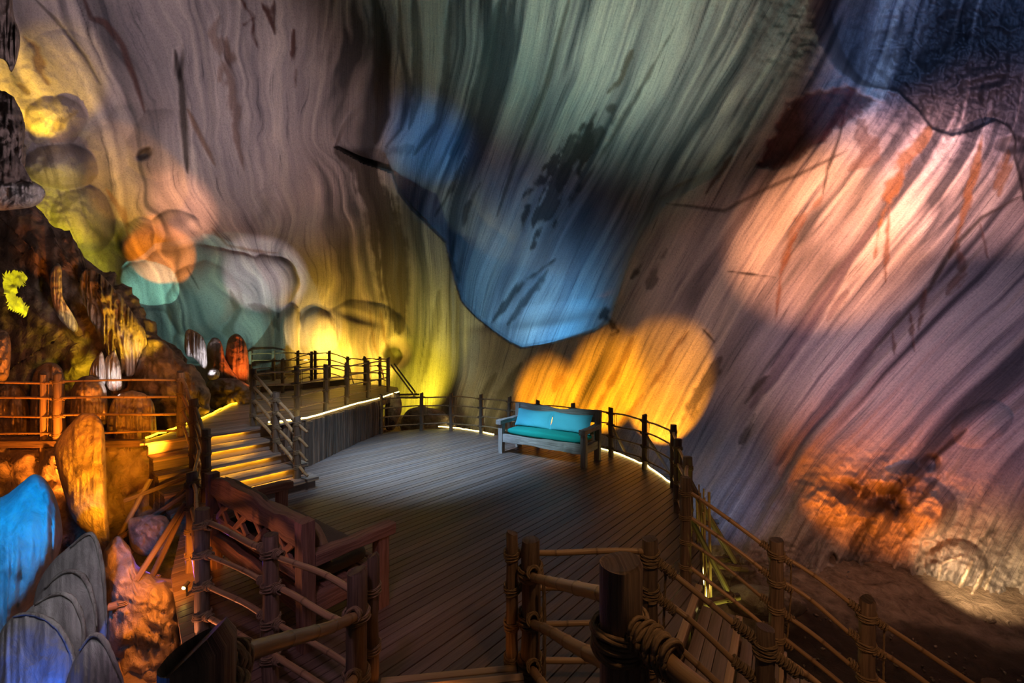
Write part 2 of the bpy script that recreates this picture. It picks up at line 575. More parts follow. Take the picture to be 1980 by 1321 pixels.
# ------------------------------------------------------------------ the cave shell
F_CTRL = [(-420, 0, 7.5), (-420, 700, 7.5), (-420, 1300, 7), (0, 0, 9.5), (0, 400, 10.5), (0, 800, 10.2), (200, 0, 11), (200, 300, 12), (200, 700, 12.8),
          (400, 0, 11.5), (400, 300, 13), (400, 600, 14.7), (400, 850, 14.5), (600, 0, 11), (600, 300, 13.2), (600, 500, 15.2), (600, 700, 16.3), (600, 850, 15.8),
          (780, 0, 10.6), (780, 300, 13.2), (780, 700, 15.6), (780, 850, 14.8), (950, 0, 9), (950, 200, 12), (950, 400, 14.2), (950, 600, 14.6), (950, 760, 13.4),
          (950, 860, 12.6), (1150, 0, 8.5), (1150, 200, 11), (1150, 400, 13.3), (1150, 640, 13), (1150, 780, 12), (1150, 900, 10.8),
          (1400, 0, 8.5), (1400, 300, 11), (1400, 500, 11.5), (1400, 700, 10.4), (1400, 900, 8.5), (1400, 1050, 7.2), (1650, 0, 9), (1650, 300, 10.5),
          (1650, 600, 9.5), (1650, 900, 7.8), (1650, 1100, 6.6), (1900, 0, 9.3), (1900, 300, 9.8), (1900, 600, 8.6), (1900, 900, 7.2), (1900, 1150, 6.1),
          (2400, 0, 7.6), (2400, 600, 6.6), (2400, 1200, 5), (0, -400, 7), (600, -400, 7.5), (1150, -400, 5.8), (1650, -400, 6), (2400, -400, 5.5),
          (0, 1300, 9), (780, 1300, 12), (1400, 1300, 6), (2000, 1350, 5.2)]
F_depth = rbf(F_CTRL)

HOLLOW = [(690, -420), (700, 60), (700, 180), (660, 240), (645, 285), (700, 315), (757, 335), (770, 372), (796, 405), (832, 440), (862, 470), (880, 540), (893, 582), (920, 612), (955, 640),
          (985, 661), (1010, 673), (1035, 669), (1070, 663), (1110, 652), (1150, 640), (1178, 622), (1195, 570), (1215, 505), (1240, 450), (1288, 394), (1400, 330), (1480, 200), (1540, 60), (1580, -420)]
H_extra = rbf([(700, -300, 0.2), (1100, -300, 0), (1500, -300, 0), (690, 100, 0.15), (680, 260, 0.3), (760, 335, .9), (820, 430, 2.0), (890, 580, 2.9), (1000, 670, 3.0),
               (1100, 655, 2.6), (1180, 600, 1.9), (1240, 450, 0.9), (1290, 394, 0.6), (1420, 300, 0.2), (1530, 60, 0.15), (1000, 0, 0.2), (1250, 150, 0.2), (1000, 300, 1.2), (1020, 500, 2.4)])
ALCOVE = [(1555, -420), (1560, 40), (1610, 130), (1660, 165), (1735, 178), (1775, 215), (1800, 250), (1840, 264), (1880, 255), (1925, 234), (1950, 246), (1962, 272), (1958, 300), (1972, 350), (1978, 390), (2060, 430), (2420, 470), (2420, -420)]

# swelling lobes of flowstone on the left side: centre, radii, turn, height
LOBES = [(297, 562, 37, 36, 0, .35), (398, 580, 84, 84, 0, .8), (482, 645, 78, 66, 0, .75), (524, 548, 52, 56, .3, .5), (440, 545, 110, 62, .25, .45), (303, 545, 74, 60, 0, .4), (385, 520, 100, 48, .2, .35),
         (340, 455, 55, 48, .3, .4), (612, 645, 42, 52, 0, .45), (552, 665, 24, 80, .1, .8), (700, 655, 92, 75, 0, .35), (160, 428, 64, 70, 0, .6), (268, 462, 42, 46, 0, .45), (105, 235, 60, 52, 0, .5), (122, 322, 72, 46, .15, .75),
         (205, 300, 45, 60, 0, .12), (300, 280, 62, 72, .2, .2), (250, 390, 60, 65, .3, .15), (250, 240, 40, 40, 0, .08), (515, 415, 30, 55, .2, .12), (120, 130, 80, 70, .4, .15), (380, 660, 45, 40, 0, .3),
         (1600, 975, 70, 45, .2, .3), (1740, 925, 48, 30, -.3, .35), (1700, 1000, 30, 40, 0, .25), (1790, 985, 58, 60, 0, .35), (1530, 1000, 60, 80, .5, .2), (1850, 1090, 60, 45, 0, .25), (1900, 820, 60, 40, -.4, .15)]
LOBE_SOFT = 0.75
DENTS = [(768, 684, 20, 20, -.5, 1.2), (505, 400, 14, 18, 0, .12), (690, 612, 40, 10, .3, .12), (1690, 962, 30, 22, -.4, .5), (1730, 980, 18, 22, 0, .4), (1800, 895, 14, 14, 0, .35), (1630, 945, 26, 16, .2, .3), (1610, 1080, 7, 10, 0, .3),
         (1060, 610, 110, 16, -.15, .3), (1060, 575, 35, 40, .4, .25), (345, 125, 8, 26, .1, .2), (278, 298, 14, 9, -.5, .2), (1880, 100, 60, 50, 0, .5), (1905, 160, 40, 10, -.2, .4), (1960, 280, 22, 14, 0, .4)]
ROUGH = [(1680, 960, 150, 70, .10), (1700, 1100, 240, 90, .08), (1900, 1150, 120, 70, .06), (1850, 120, 170, 130, .16), (1560, 60, 120, 110, .025), (60, 500, 130, 300, .06), (1500, 1100, 150, 60, .10)]

# direction of the strata, always read downwards: x, y, dx, dy
FLOW = [(-300, 0, .1, 1), (-300, 800, 0, 1), (30, 60, .1, 1), (110, 90, .5, 1), (120, 200, .5, 1), (230, 90, .55, 1), (250, 160, .45, 1), (290, 300, .15, 1), (330, 150, .25, 1), (360, 250, .05, 1), (300, 350, .3, 1),
        (450, 100, .05, 1), (450, 300, .05, 1), (550, 200, 0, 1), (550, 450, .05, 1), (250, 450, .4, 1), (400, 430, .5, .8), (450, 520, .6, .6), (650, 60, -.05, 1), (695, 130, -.35, 1), (650, 230, -.45, 1), (720, 60, .1, 1), (735, 200, 0, 1), (725, 275, -.5, 1),
        (780, 50, .08, 1), (805, 190, -.05, 1), (785, 270, -.7, .8), (660, 290, .9, .6), (710, 360, .45, 1), (745, 450, .2, 1), (762, 560, 0, 1), (700, 600, .05, 1), (650, 450, .3, 1), (600, 650, .1, 1),
        (900, 50, -.02, 1), (890, 180, -.25, 1), (850, 280, -.55, 1), (820, 360, -.4, 1), (1000, 50, -.15, 1), (1000, 200, -.35, 1), (930, 350, -.4, 1), (1130, 60, -.25, 1), (1130, 200, -.45, 1), (1050, 350, -.5, 1),
        (950, 500, -.5, 1), (1270, 60, -.3, 1), (1250, 250, -.55, 1), (1130, 400, -.6, 1), (1030, 560, -.55, 1), (1100, 600, -.5, 1), (820, 480, .2, 1), (850, 600, .1, 1), (840, 700, -.15, 1), (900, 680, .1, 1), (880, 780, -.3, 1),
        (950, 720, -.4, 1), (1050, 740, -.4, 1), (1200, 720, -.45, 1), (1320, 700, -.55, 1), (1400, 200, -.65, 1), (1480, 120, -.6, 1), (1400, 450, -.6, 1), (1350, 580, -.6, 1), (1600, 300, -.75, 1), (1600, 500, -.75, 1), (1500, 700, -.7, 1),
        (1430, 850, -.6, 1), (1500, 950, -.6, 1), (1750, 350, -.8, 1), (1800, 500, -.9, 1), (1700, 700, -.95, 1), (1900, 600, -1, .9), (1900, 800, -1, .85), (1650, 850, -1, 1), (1750, 950, -.8, 1), (1850, 1100, -.4, 1), (1950, 1000, -.6, 1),
        (1700, 1100, -.5, 1), (1900, 150, -.1, 1), (1700, 100, -.3, 1), (2300, 300, -.6, 1), (2300, 900, -.8, 1), (1000, -300, -.1, 1), (1500, -300, -.4, 1), (300, -300, .3, 1), (1000, 1200, -.4, 1), (100, 1200, 0, 1)]

DK, BR, RB = (.045, .036, .032), (.17, .085, .04), (.075, .028, .022)
STROKES = [([(648, 285), (700, 325), (735, 400), (755, 480), (765, 580), (772, 645)], 30, DK, .9, .7, 0), ([(722, -20), (738, 120), (742, 220), (726, 278)], 15, DK, .85, .5, 0),
           ([(690, 300), (730, 305), (765, 290), (800, 285)], 14, DK, .4, 1.2, 0), ([(770, -20), (775, 90), (792, 180), (775, 250), (745, 285)], 7, DK, .7, .6, 0), ([(800, -20), (806, 120), (808, 190), (790, 250)], 10, (.06, .065, .065), .7, .6, 0),  # the first stroke paints the dark shading below the ridge shelf
           ([(870, 0), (862, 150), (845, 240), (800, 300)], 8, DK, .7, .6, 0), ([(965, 0), (935, 140), (905, 230), (870, 300)], 12, (.07, .08, .085), .75, .6, 0), ([(1105, -20), (1060, 150), (1000, 300), (960, 420)], 6, DK, .7, .7, 0),
           ([(338, 95), (350, 160), (355, 250), (362, 335)], 7, DK, .9, .5, 0), ([(362, 210), (395, 280), (415, 320)], 5, BR, .7, .6, 0), ([(160, -10), (176, 35), (205, 45), (235, 85), (262, 155), (280, 218)], 6, RB, .8, .5, 0), ([(60, -10), (110, 40), (165, 110), (195, 165)], 3, DK, .7, .5, 0),
           ([(462, -10), (488, 35), (498, 92)], 9, RB, .95, 1.2, 1), ([(488, 35), (470, 50)], 8, RB, .95, 1, 1), ([(505, 5), (528, 50), (532, 68)], 8, RB, .95, 1.2, 1), ([(530, 0), (530, 45)], 6, RB, .9, 1.2, 1), ([(568, 55), (566, 90), (572, 130), (571, 170)], 6, RB, .9, 1.5, 1), ([(425, 30), (412, 70), (440, 110), (420, 160)], 12, (.2, .13, .1), .6, 1.2, 1),
           ([(438, 70), (440, 140), (455, 215), (465, 300), (472, 330)], 10, (.16, .1, .08), .7, 1.2, 1), ([(1145, 240), (1085, 330), (1055, 410), (1025, 480)], 26, DK, .85, 2.2, 1), ([(1225, 95), (1200, 150), (1175, 180)], 10, (.1, .07, .045), .8, 1.4, 1),
           ([(1310, 40), (1230, 190), (1150, 320), (1100, 400)], 7, DK, .75, 1.0, 1), ([(1190, 200), (1120, 300), (1080, 370)], 16, DK, .8, 2.0, 1), ([(880, 450), (872, 500), (893, 580)], 5, DK, .7, 1, 1), ([(1075, 500), (1020, 540), (975, 590), (945, 630)], 7, DK, .85, 1.2, 1), ([(1060, 520), (1010, 590), (980, 630)], 6, DK, .8, 1.5, 1),
           ([(900, 300), (870, 370), (840, 420)], 5, DK, .8, 1.2, 1), ([(930, 350), (905, 400), (895, 440)], 6, DK, .8, 1.5, 1), ([(1190, 590), (1170, 610), (1195, 640), (1180, 650)], 9, DK, .85, 1.4, 1), ([(1240, 510), (1220, 540)], 8, DK, .85, 1, 1), ([(1290, 480), (1250, 560)], 10, DK, .6, 1.6, 1),
           ([(1288, 394), (1330, 398), (1400, 408), (1470, 370), (1560, 330), (1640, 290)], 4, DK, .7, .7, 0), ([(1450, 240), (1410, 310), (1365, 375)], 9, RB, .85, 1.1, 1), ([(1500, 140), (1440, 250), (1380, 330)], 6, (.09, .085, .1), .7, 1, 0),
           ([(1800, 245), (1755, 300), (1720, 380), (1700, 440)], 22, (.24, .11, .04), .85, 1.2, 1), ([(1700, 440), (1690, 500)], 6, (.2, .09, .04), .8, 1, 1), ([(1900, 260), (1885, 330), (1860, 430), (1835, 500)], 10, (.24, .11, .04), .85, 1.0, 1), ([(1720, 400), (1715, 470), (1712, 545)], 7, (.17, .08, .045), .8, 1, 1),
           ([(1950, 290), (1930, 380)], 14, (.22, .11, .05), .8, 1.0, 1), ([(1635, 210), (1625, 260), (1600, 330), (1590, 380)], 3, DK, .85, .6, 0), ([(1660, 230), (1680, 300), (1640, 330)], 20, (.16, .085, .06), .6, 1.5, 1), ([(1560, 420), (1530, 470), (1510, 530), (1500, 620)], 5, (.17, .08, .05), .85, 1, 1), ([(1590, 380), (1545, 430), (1510, 510)], 10, (.2, .1, .05), .6, 1.5, 1),
           ([(1975, 378), (1900, 420), (1850, 470), (1828, 500), (1800, 555), (1740, 620), (1690, 675), (1640, 740)], 5, DK, .9, .5, 0), ([(1790, 560), (1775, 640)], 7, (.12, .06, .045), .8, 1, 1), ([(1760, 605), (1768, 680)], 6, (.12, .06, .045), .8, 1, 1), ([(1725, 640), (1730, 690)], 5, (.12, .06, .045), .8, 1, 1), ([(1850, 470), (1865, 530), (1830, 570)], 14, (.14, .07, .05), .7, 1, 1), ([(1895, 430), (1910, 500)], 4, (.12, .06, .045), .7, 1, 1),
           ([(1405, 524), (1450, 530), (1500, 536)], 2.5, DK, .9, 1, 1), ([(1358, 635), (1382, 662)], 2.5, DK, .9, 1, 1), ([(1695, 430), (1620, 530), (1550, 640), (1450, 790)], 11, (.13, .1, .12), .75, .7, 0), ([(1650, 500), (1560, 650), (1480, 760)], 7, (.14, .11, .14), .7, .7, 0), ([(1740, 600), (1640, 730), (1560, 830), (1500, 900)], 13, (.12, .09, .11), .65, .8, 0), ([(1640, 560), (1600, 620)], 8, (.15, .1, .1), .5, 1, 0),
           ([(1515, 715), (1480, 730), (1440, 780)], 5, DK, .85, 1.8, 1), ([(1395, 690), (1350, 770), (1320, 820)], 16, DK, .7, 1.6, 1), ([(1460, 800), (1430, 860)], 8, DK, .7, 1.6, 1), ([(1800, 890), (1850, 850), (1870, 830)], 5, DK, .9, .7, 0), ([(1790, 900), (1740, 940), (1700, 990)], 9, DK, .75, 1.5, 1),
           ([(960, 720), (920, 790), (890, 850)], 9, (.09, .075, .06), .6, 1.0, 0), ([(1010, 700), (960, 780), (935, 840)], 12, (.08, .065, .055), .65, 1.0, 0), ([(850, 560), (838, 640), (815, 740)], 8, (.1, .09, .07), .55, 1, 0), ([(1105, 690), (1070, 760)], 9, (.2, .1, .05), .5, 1.2, 1), ([(1225, 650), (1180, 740), (1150, 800)], 7, (.14, .08, .05), .6, 1.4, 1), ([(1330, 640), (1260, 740), (1200, 820)], 8, (.15, .08, .05), .6, 1.4, 1),
           ([(630, 600), (650, 640), (665, 700)], 5, (.15, .1, .07), .5, 1.2, 1), ([(735, 600), (745, 660), (760, 690)], 3, (.16, .11, .07), .7, .8, 0), ([(715, 600), (722, 660), (735, 700)], 3, (.16, .11, .07), .7, .8, 0), ([(445, 560), (460, 600), (440, 640), (470, 680)], 9, (.13, .11, .09), .7, 1, 0), ([(480, 590), (520, 600), (540, 640)], 7, (.13, .11, .09), .6, 1, 0), ([(360, 515), (385, 560)], 1.5, DK, .8, .5, 0),
           ([(45, 70), (72, 95), (75, 135), (95, 165)], 13, (.12, .07, .05), .8, 1, 1), ([(32, 162), (58, 182)], 9, (.13, .09, .05), .8, 1, 1), ([(90, 265), (115, 240), (150, 215)], 8, (.2, .16, .1), .7, 1.5, 1), ([(205, 365), (235, 410), (250, 460)], 6, (.2, .1, .06), .6, 1, 0), ([(265, 305), (290, 285)], 6, DK, .9, .8, 1), ([(408, 440), (440, 475), (490, 485), (540, 490)], 3, BR, .7, .8, 0)]
STROKES += [([(1750, 1058), (1735, 1085), (1722, 1115), (1690, 1138), (1650, 1152)], 7, (.62, .5, .4), .7, .8, 1), ([(1880, 1085), (1862, 1120), (1838, 1160), (1815, 1195)], 7, (.66, .56, .46), .8, .8, 1),
            ([(1905, 1100), (1885, 1140), (1862, 1180), (1850, 1205)], 6, (.66, .56, .46), .8, .8, 1), ([(1925, 1095), (1905, 1140), (1885, 1190)], 5, (.66, .56, .46), .7, .8, 1), ([(1860, 1075), (1820, 1090), (1812, 1130)], 4, (.62, .5, .4), .6, .8, 1)]
STROKES += [([(1640, 935), (1690, 960), (1720, 985), (1760, 985)], 9, DK, .8, 1.6, 1), ([(1700, 985), (1660, 1030), (1640, 1070)], 5, DK, .8, 1.2, 1), ([(1745, 930), (1735, 975), (1748, 1000)], 9, DK, .75, 1.6, 1), ([(1620, 990), (1590, 1050), (1575, 1100)], 4, DK, .7, 1.2, 1),
            ([(1560, 1000), (1530, 1060), (1520, 1110)], 4, DK, .6, 1.2, 1), ([(1770, 1020), (1740, 1050), (1700, 1062)], 4, DK, .7, 1.2, 1), ([(1860, 1050), (1800, 1062), (1770, 1090)], 5, DK, .6, 1.4, 1), ([(1820, 920), (1790, 950), (1770, 980)], 6, DK, .7, 1.4, 1), ([(1930, 1020), (1880, 1060)], 6, DK, .6, 1.4, 1)]
REDPATCH = [(1560, 178), (1640, 172), (1690, 195), (1660, 230), (1610, 250), (1560, 300), (1490, 330), (1466, 318), (1490, 270), (1520, 205)]


def build_shell():
    xs = np.concatenate([np.arange(-420, -24, 14.0), np.arange(-24, 2004, 2.8), np.arange(2004, 2424, 14.0)])
    ys = np.concatenate([np.arange(-420, -18, 14.0), np.arange(-18, 1262, 2.8)])
    X, Y = np.meshgrid(xs, ys)
    nx, ny = len(xs), len(ys)
    # strata coordinates: walk every coarse point up its streak to the rim of the sheet
    gx, gy = np.arange(-440, 2460, 20.0), np.arange(-440, 1300, 20.0)
    GX, GY = np.meshgrid(gx, gy)
    fl = np.array(FLOW)
    fl[:, 2:] /= np.hypot(fl[:, 2], fl[:, 3])[:, None]
    wsum, vx, vy = 1e-9, 0, 0
    for px, py, dx, dy in fl:
        w = 1.0 / (((GX - px) ** 2 + (GY - py) ** 2) + 900.0) ** 1.5
        wsum = wsum + w
        vx = vx + w * dx
        vy = vy + w * dy
    vl = np.hypot(vx, vy)
    VX, VY = vx / vl, vy / vl

    def bil(A, x, y):
        u = np.clip((x - gx[0]) / 20.0, 0, len(gx) - 1.001)
        v = np.clip((y - gy[0]) / 20.0, 0, len(gy) - 1.001)
        i, j = u.astype(int), v.astype(int)
        a, b = u - i, v - j
        return (A[j, i] * (1 - a) + A[j, i + 1] * a) * (1 - b) + (A[j + 1, i] * (1 - a) + A[j + 1, i + 1] * a) * b
    cx_, cy_ = np.arange(-432, 2444, 6.0), np.arange(-432, 1290, 6.0)
    QX, QY = np.meshgrid(cx_, cy_)
    x, y = QX.copy(), QY.copy()
    ln = np.zeros_like(x)
    st = 14.0
    for _ in range(230):
        live = (y > -435) & (x < 2450) & (x > -438)
        if not live.any():
            break
        dx, dy = bil(VX, x, y), bil(VY, x, y)
        k = np.ones_like(x)                      # stop exactly on the rim
        with np.errstate(divide='ignore', invalid='ignore'):
            k = np.where(dy * st > 0, np.minimum(k, (y + 435) / (dy * st)), k)
            k = np.where(dx * st < 0, np.minimum(k, (2450 - x) / (-dx * st)), k)
            k = np.where(dx * st > 0, np.minimum(k, (x + 438) / (dx * st)), k)
        k = np.clip(k, 0, 1) + np.where(k < 1, 1e-6, 0)
        x = np.where(live, x - dx * st * k, x)
        y = np.where(live, y - dy * st * k, y)
        ln = np.where(live, ln + st * k, ln)
    Uc = np.where(y <= -434.9, x, np.where(x >= 2449.9, 2450 + (y + 435), -438 - (y + 435)))
    Vc = ln

    def bil2(A, xq, yq):                          # Catmull-Rom lookup, so beds run on without steps
        h = cx_[1] - cx_[0]
        u = np.clip((xq - cx_[0]) / h, 1, len(cx_) - 3.001)
        v = np.clip((yq - cy_[0]) / h, 1, len(cy_) - 3.001)
        i, j = u.astype(int), v.astype(int)
        a, b = u - i, v - j

        def wts(t):
            return (-.5 * t + t ** 2 - .5 * t ** 3, 1 - 2.5 * t ** 2 + 1.5 * t ** 3, .5 * t + 2 * t ** 2 - 1.5 * t ** 3, -.5 * t ** 2 + .5 * t ** 3)
        wa, wb = wts(a), wts(b)
        return sum(wb[q] * sum(wa[p] * A[j + q - 1, i + p - 1] for p in range(4)) for q in range(4))
    left = smooth(820, 640, X)
    wx = X + 16 * fbm(X / 90, Y / 90, 3, 3) * (0.25 + left) + 26 * vnoise(X / 60, Y / 60, 9) * left * smooth(330, 520, Y)
    wy = Y + 14 * fbm(X / 90, Y / 90, 3, 4) * left
    U, V = bil2(Uc, wx, wy), bil2(Vc, wx, wy)

    gu = np.hypot(np.gradient(U, xs, axis=1), np.gradient(U, ys, axis=0))     # how tightly the beds are packed
    # depth
    D = F_depth(X, Y)
    hs = sdf(X, Y, HOLLOW)
    soft = 4 + 40 * smooth(330, 60, Y) + 14 * smooth(1150, 1260, X)
    hm = smooth(-0.1, 1.0, hs / soft)
    D = D + hm * np.clip(H_extra(X, Y), 0, 4)
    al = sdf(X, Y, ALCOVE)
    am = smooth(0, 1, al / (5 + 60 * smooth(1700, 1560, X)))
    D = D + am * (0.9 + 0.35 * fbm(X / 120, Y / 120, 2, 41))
    lob = np.zeros_like(D)
    for cx, cy, rx, ry, an, h in LOBES:
        m = (np.abs(X - cx) < 150) & (np.abs(Y - cy) < 150)
        a, b = X[m] - cx + 5 * vnoise(X[m] / 25, Y[m] / 25, 5), Y[m] - cy + 5 * vnoise(X[m] / 25, Y[m] / 25, 6)
        c, s = math.cos(an), math.sin(an)
        r2 = ((a * c + b * s) / rx) ** 2 + ((-a * s + b * c) / ry) ** 2
        lob[m] = np.maximum(lob[m], h * np.clip(1 - r2, 0, 1) ** (0.5 if cx > 255 and cy > 470 and cx < 700 else LOBE_SOFT) * (1 if cy > 470 else .75))
    D = D - lob
    for cx, cy, rx, ry, an, h in DENTS:
        a, b = X - cx, Y - cy
        c, s = math.cos(an), math.sin(an)
        r2 = ((a * c + b * s) / rx) ** 2 + ((-a * s + b * c) / ry) ** 2
        D = D + h * np.exp(-r2 ** 1.5)
    rough = np.full_like(D, 0.0)
    for cx, cy, rx, ry, a in ROUGH:
        rough = np.maximum(rough, a * np.exp(-(((X - cx) / rx) ** 2 + ((Y - cy) / ry) ** 2)))
    groove = 0.11 * fbm(U / 60, V / 420, 3, 21) + 0.022 * fbm(U / 15, V / 170, 1, 22) * (0.3 + np.abs(fbm(U / 70, V / 300, 2, 24)) * 2) * np.clip(1.6 - gu * 0.7, 0, 1) + 0.05 * fbm(X / 110, Y / 110, 3, 23)
    rd = np.abs(fbm(X / 46, Y / 38, 4, 31, 0.6)) * 2.2 + 0.7 * fbm(X / 14, Y / 14, 3, 32)
    D = D + groove * (0.25 + 0.75 * smooth(620, 860, X)) + rough * (rd * 1.7 - 0.5)

    # colour of the stone
    Uw = U + 14 * fbm(U / 30, V / 700, 2, 57)
    n1, n2, n3 = fbm(Uw / 58, V / 620, 3, 51), fbm(Uw / 17.0, V / 320, 2, 52), fbm(Uw / 8.0, V / 140, 1, 53)
    act = np.clip(0.35 + 1.6 * fbm(U / 90, V / 380, 2, 58), 0.05, 1.3)      # where the fine veining shows
    act2 = np.clip(0.4 + 1.9 * fbm(U / 50, V / 260, 2, 59), 0.0, 1.5) * np.clip(1.6 - gu * 0.8, 0, 1)
    act = act * np.clip(2.2 - gu * 0.6, 0, 1)
    big = fbm(X / 190, Y / 190, 3, 54)
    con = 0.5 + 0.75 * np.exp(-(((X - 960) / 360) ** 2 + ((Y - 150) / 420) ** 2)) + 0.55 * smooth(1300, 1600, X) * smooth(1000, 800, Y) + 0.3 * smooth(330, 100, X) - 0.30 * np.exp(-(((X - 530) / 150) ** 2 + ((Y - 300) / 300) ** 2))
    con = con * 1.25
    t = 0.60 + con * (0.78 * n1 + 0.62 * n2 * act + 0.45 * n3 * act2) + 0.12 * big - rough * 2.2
    # darker tone on patches across the vault and in the alcove
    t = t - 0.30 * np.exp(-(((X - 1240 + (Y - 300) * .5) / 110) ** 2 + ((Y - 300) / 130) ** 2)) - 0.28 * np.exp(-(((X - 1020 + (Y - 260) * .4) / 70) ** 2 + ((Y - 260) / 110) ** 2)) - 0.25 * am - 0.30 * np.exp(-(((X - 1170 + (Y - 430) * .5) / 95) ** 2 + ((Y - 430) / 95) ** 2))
    q1, q2 = fbm(Uw / 30, V / 620, 1, 91), fbm(Uw / 20 + 7, V / 420, 1, 92)
    fine = np.clip(1.7 - gu * 0.7, 0, 1)
    wd = np.clip(gu * 1.5, 1, 5)
    vein = (1 - np.clip(np.abs(q1) / (0.075 * wd), 0, 1)) * np.clip(0.2 + 1.5 * fbm(U / 70, V / 240, 2, 93), 0, 1) + 0.7 * (1 - np.clip(np.abs(q2) / (0.12 * wd), 0, 1)) * np.clip(0.1 + 1.5 * fbm(U / 50, V / 180, 2, 94), 0, 1)
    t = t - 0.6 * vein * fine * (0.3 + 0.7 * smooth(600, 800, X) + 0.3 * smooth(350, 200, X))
    t = 0.5 + (t - 0.5) * 1.18
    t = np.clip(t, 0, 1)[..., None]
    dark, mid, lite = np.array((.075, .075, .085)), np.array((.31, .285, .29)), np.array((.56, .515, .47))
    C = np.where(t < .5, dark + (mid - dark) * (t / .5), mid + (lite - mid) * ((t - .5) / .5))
    wj = fbm(X / 16, Y / 16, 3, 61)
    for pts, w, c, k, nz, spot in STROKES:
        xa, ya = min(p[0] for p in pts) - 3 * w - 10, min(p[1] for p in pts) - 3 * w - 10
        xb, yb = max(p[0] for p in pts) + 3 * w + 10, max(p[1] for p in pts) + 3 * w + 10
        i0, i1, j0, j1 = np.searchsorted(xs, xa), np.searchsorted(xs, xb), np.searchsorted(ys, ya), np.searchsorted(ys, yb)
        if i1 <= i0 or j1 <= j0:
            continue
        sl = (slice(j0, j1), slice(i0, i1))
        xx, yy = X[sl], Y[sl]
        d = np.full(xx.shape, 1e9)
        pos = np.zeros(xx.shape)
        cum = [0.0]
        for a, b in zip(pts[:-1], pts[1:]):
            cum.append(cum[-1] + math.dist(a, b))
        for q, (a, b) in enumerate(zip(pts[:-1], pts[1:])):
            dq = seg_dist(xx, yy, a, b)
            L2 = (b[0] - a[0]) ** 2 + (b[1] - a[1]) ** 2
            tq = np.clip(((xx - a[0]) * (b[0] - a[0]) + (yy - a[1]) * (b[1] - a[1])) / L2, 0, 1)
            pos = np.where(dq < d, (cum[q] + tq * (cum[q + 1] - cum[q])) / cum[-1], pos)
            d = np.minimum(d, dq)
        w = w * (0.12 + 0.95 * np.sin(np.pi * np.clip(pos, 0, 1)) ** 0.55)      # each stroke thins out at both ends
        nn = fbm(U[sl] / 16, V[sl] / 50, 2, 71) if spot else fbm(U[sl] / 18, V[sl] / 150, 2, 72)
        m = smooth(-0.25 * w - 1.5, 0.3 * w + 1.5, w * (1 + 0.8 * nz * nn + 0.4 * nz * wj[sl]) - d - (0.35 * w if spot else 0))
        m = (m * k)[..., None]
        C[sl] = C[sl] * (1 - m) + np.array(c) * m
        D[sl] += (0.03 if sum(c) < 1.2 else -0.10) * m[..., 0]
    pm = smooth(-4, 6, sdf(X, Y, REDPATCH) + 10 * wj)[..., None] * 0.85
    C = C * (1 - pm) + np.array((.10, .035, .035)) * (0.7 + 0.9 * np.abs(wj[..., None])) * pm
    D += 0.12 * pm[..., 0]
    ru = smooth(0.03, 0.12, rough)[..., None] * 0.5
    C = C * (1 - ru) + C * np.array((1.0, .86, .76)) * ru
    P = np.stack(W(X, Y, D), -1)
    idx = np.arange(nx * ny).reshape(ny, nx)
    quads = np.stack([idx[:-1, :-1], idx[1:, :-1], idx[1:, 1:], idx[:-1, 1:]], -1)
    xc, yc = X[:-1, :-1], Y[:-1, :-1]
    is_h = (hs[:-1, :-1] > 0)
    is_r = ((xc > 1240 + (650 - yc) * 0.42) | (xc > 1330)) & ~is_h
    lab = np.where(is_h, 1, np.where(is_r, 2, np.where(xc < 990, 0, 1)))
    Pf, Cf = P.reshape(-1, 3), C.reshape(-1, 3)
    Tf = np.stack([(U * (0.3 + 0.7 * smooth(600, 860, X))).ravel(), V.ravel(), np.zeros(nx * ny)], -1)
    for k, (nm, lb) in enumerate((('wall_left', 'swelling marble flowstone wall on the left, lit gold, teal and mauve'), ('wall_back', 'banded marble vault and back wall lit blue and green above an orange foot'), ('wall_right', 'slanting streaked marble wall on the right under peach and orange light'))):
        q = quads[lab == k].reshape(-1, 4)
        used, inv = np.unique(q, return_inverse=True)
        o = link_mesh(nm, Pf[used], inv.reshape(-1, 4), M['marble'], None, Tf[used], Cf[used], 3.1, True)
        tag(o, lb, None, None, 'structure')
    depth = D

    def at(px, py, back=0.0):
        i, j = int(np.argmin(np.abs(xs - px))), int(np.argmin(np.abs(ys - py)))
        return W(px, py, depth[j, i] - back)
    return at


WALL = build_shell()


# ------------------------------------------------------------------ cave floor
def ground_z(x, y):
    x, y = np.asarray(x, float), np.asarray(y, float)
    z = -1.5 + 0.10 * fbm(x / .9, y / .9, 4, 81)
    z = z + (0.65 + 0.28 * fbm(x / .5, y / .5, 4, 82)) * smooth(-2.4, -3.6, x)
    z = z + 0.45 * np.exp(-(((x - 3.2) / .9) ** 2 + ((y - 6.1) / .8) ** 2))
    z = z + 0.25 * smooth(5.0, 6.6, y) * smooth(2.5, 6, x)
    z = z + 0.55 * smooth(11.5, 14, y)
    z = z + 0.5 * smooth(6.5, 8.5, y) * smooth(-5, -6.5, x)
    return z


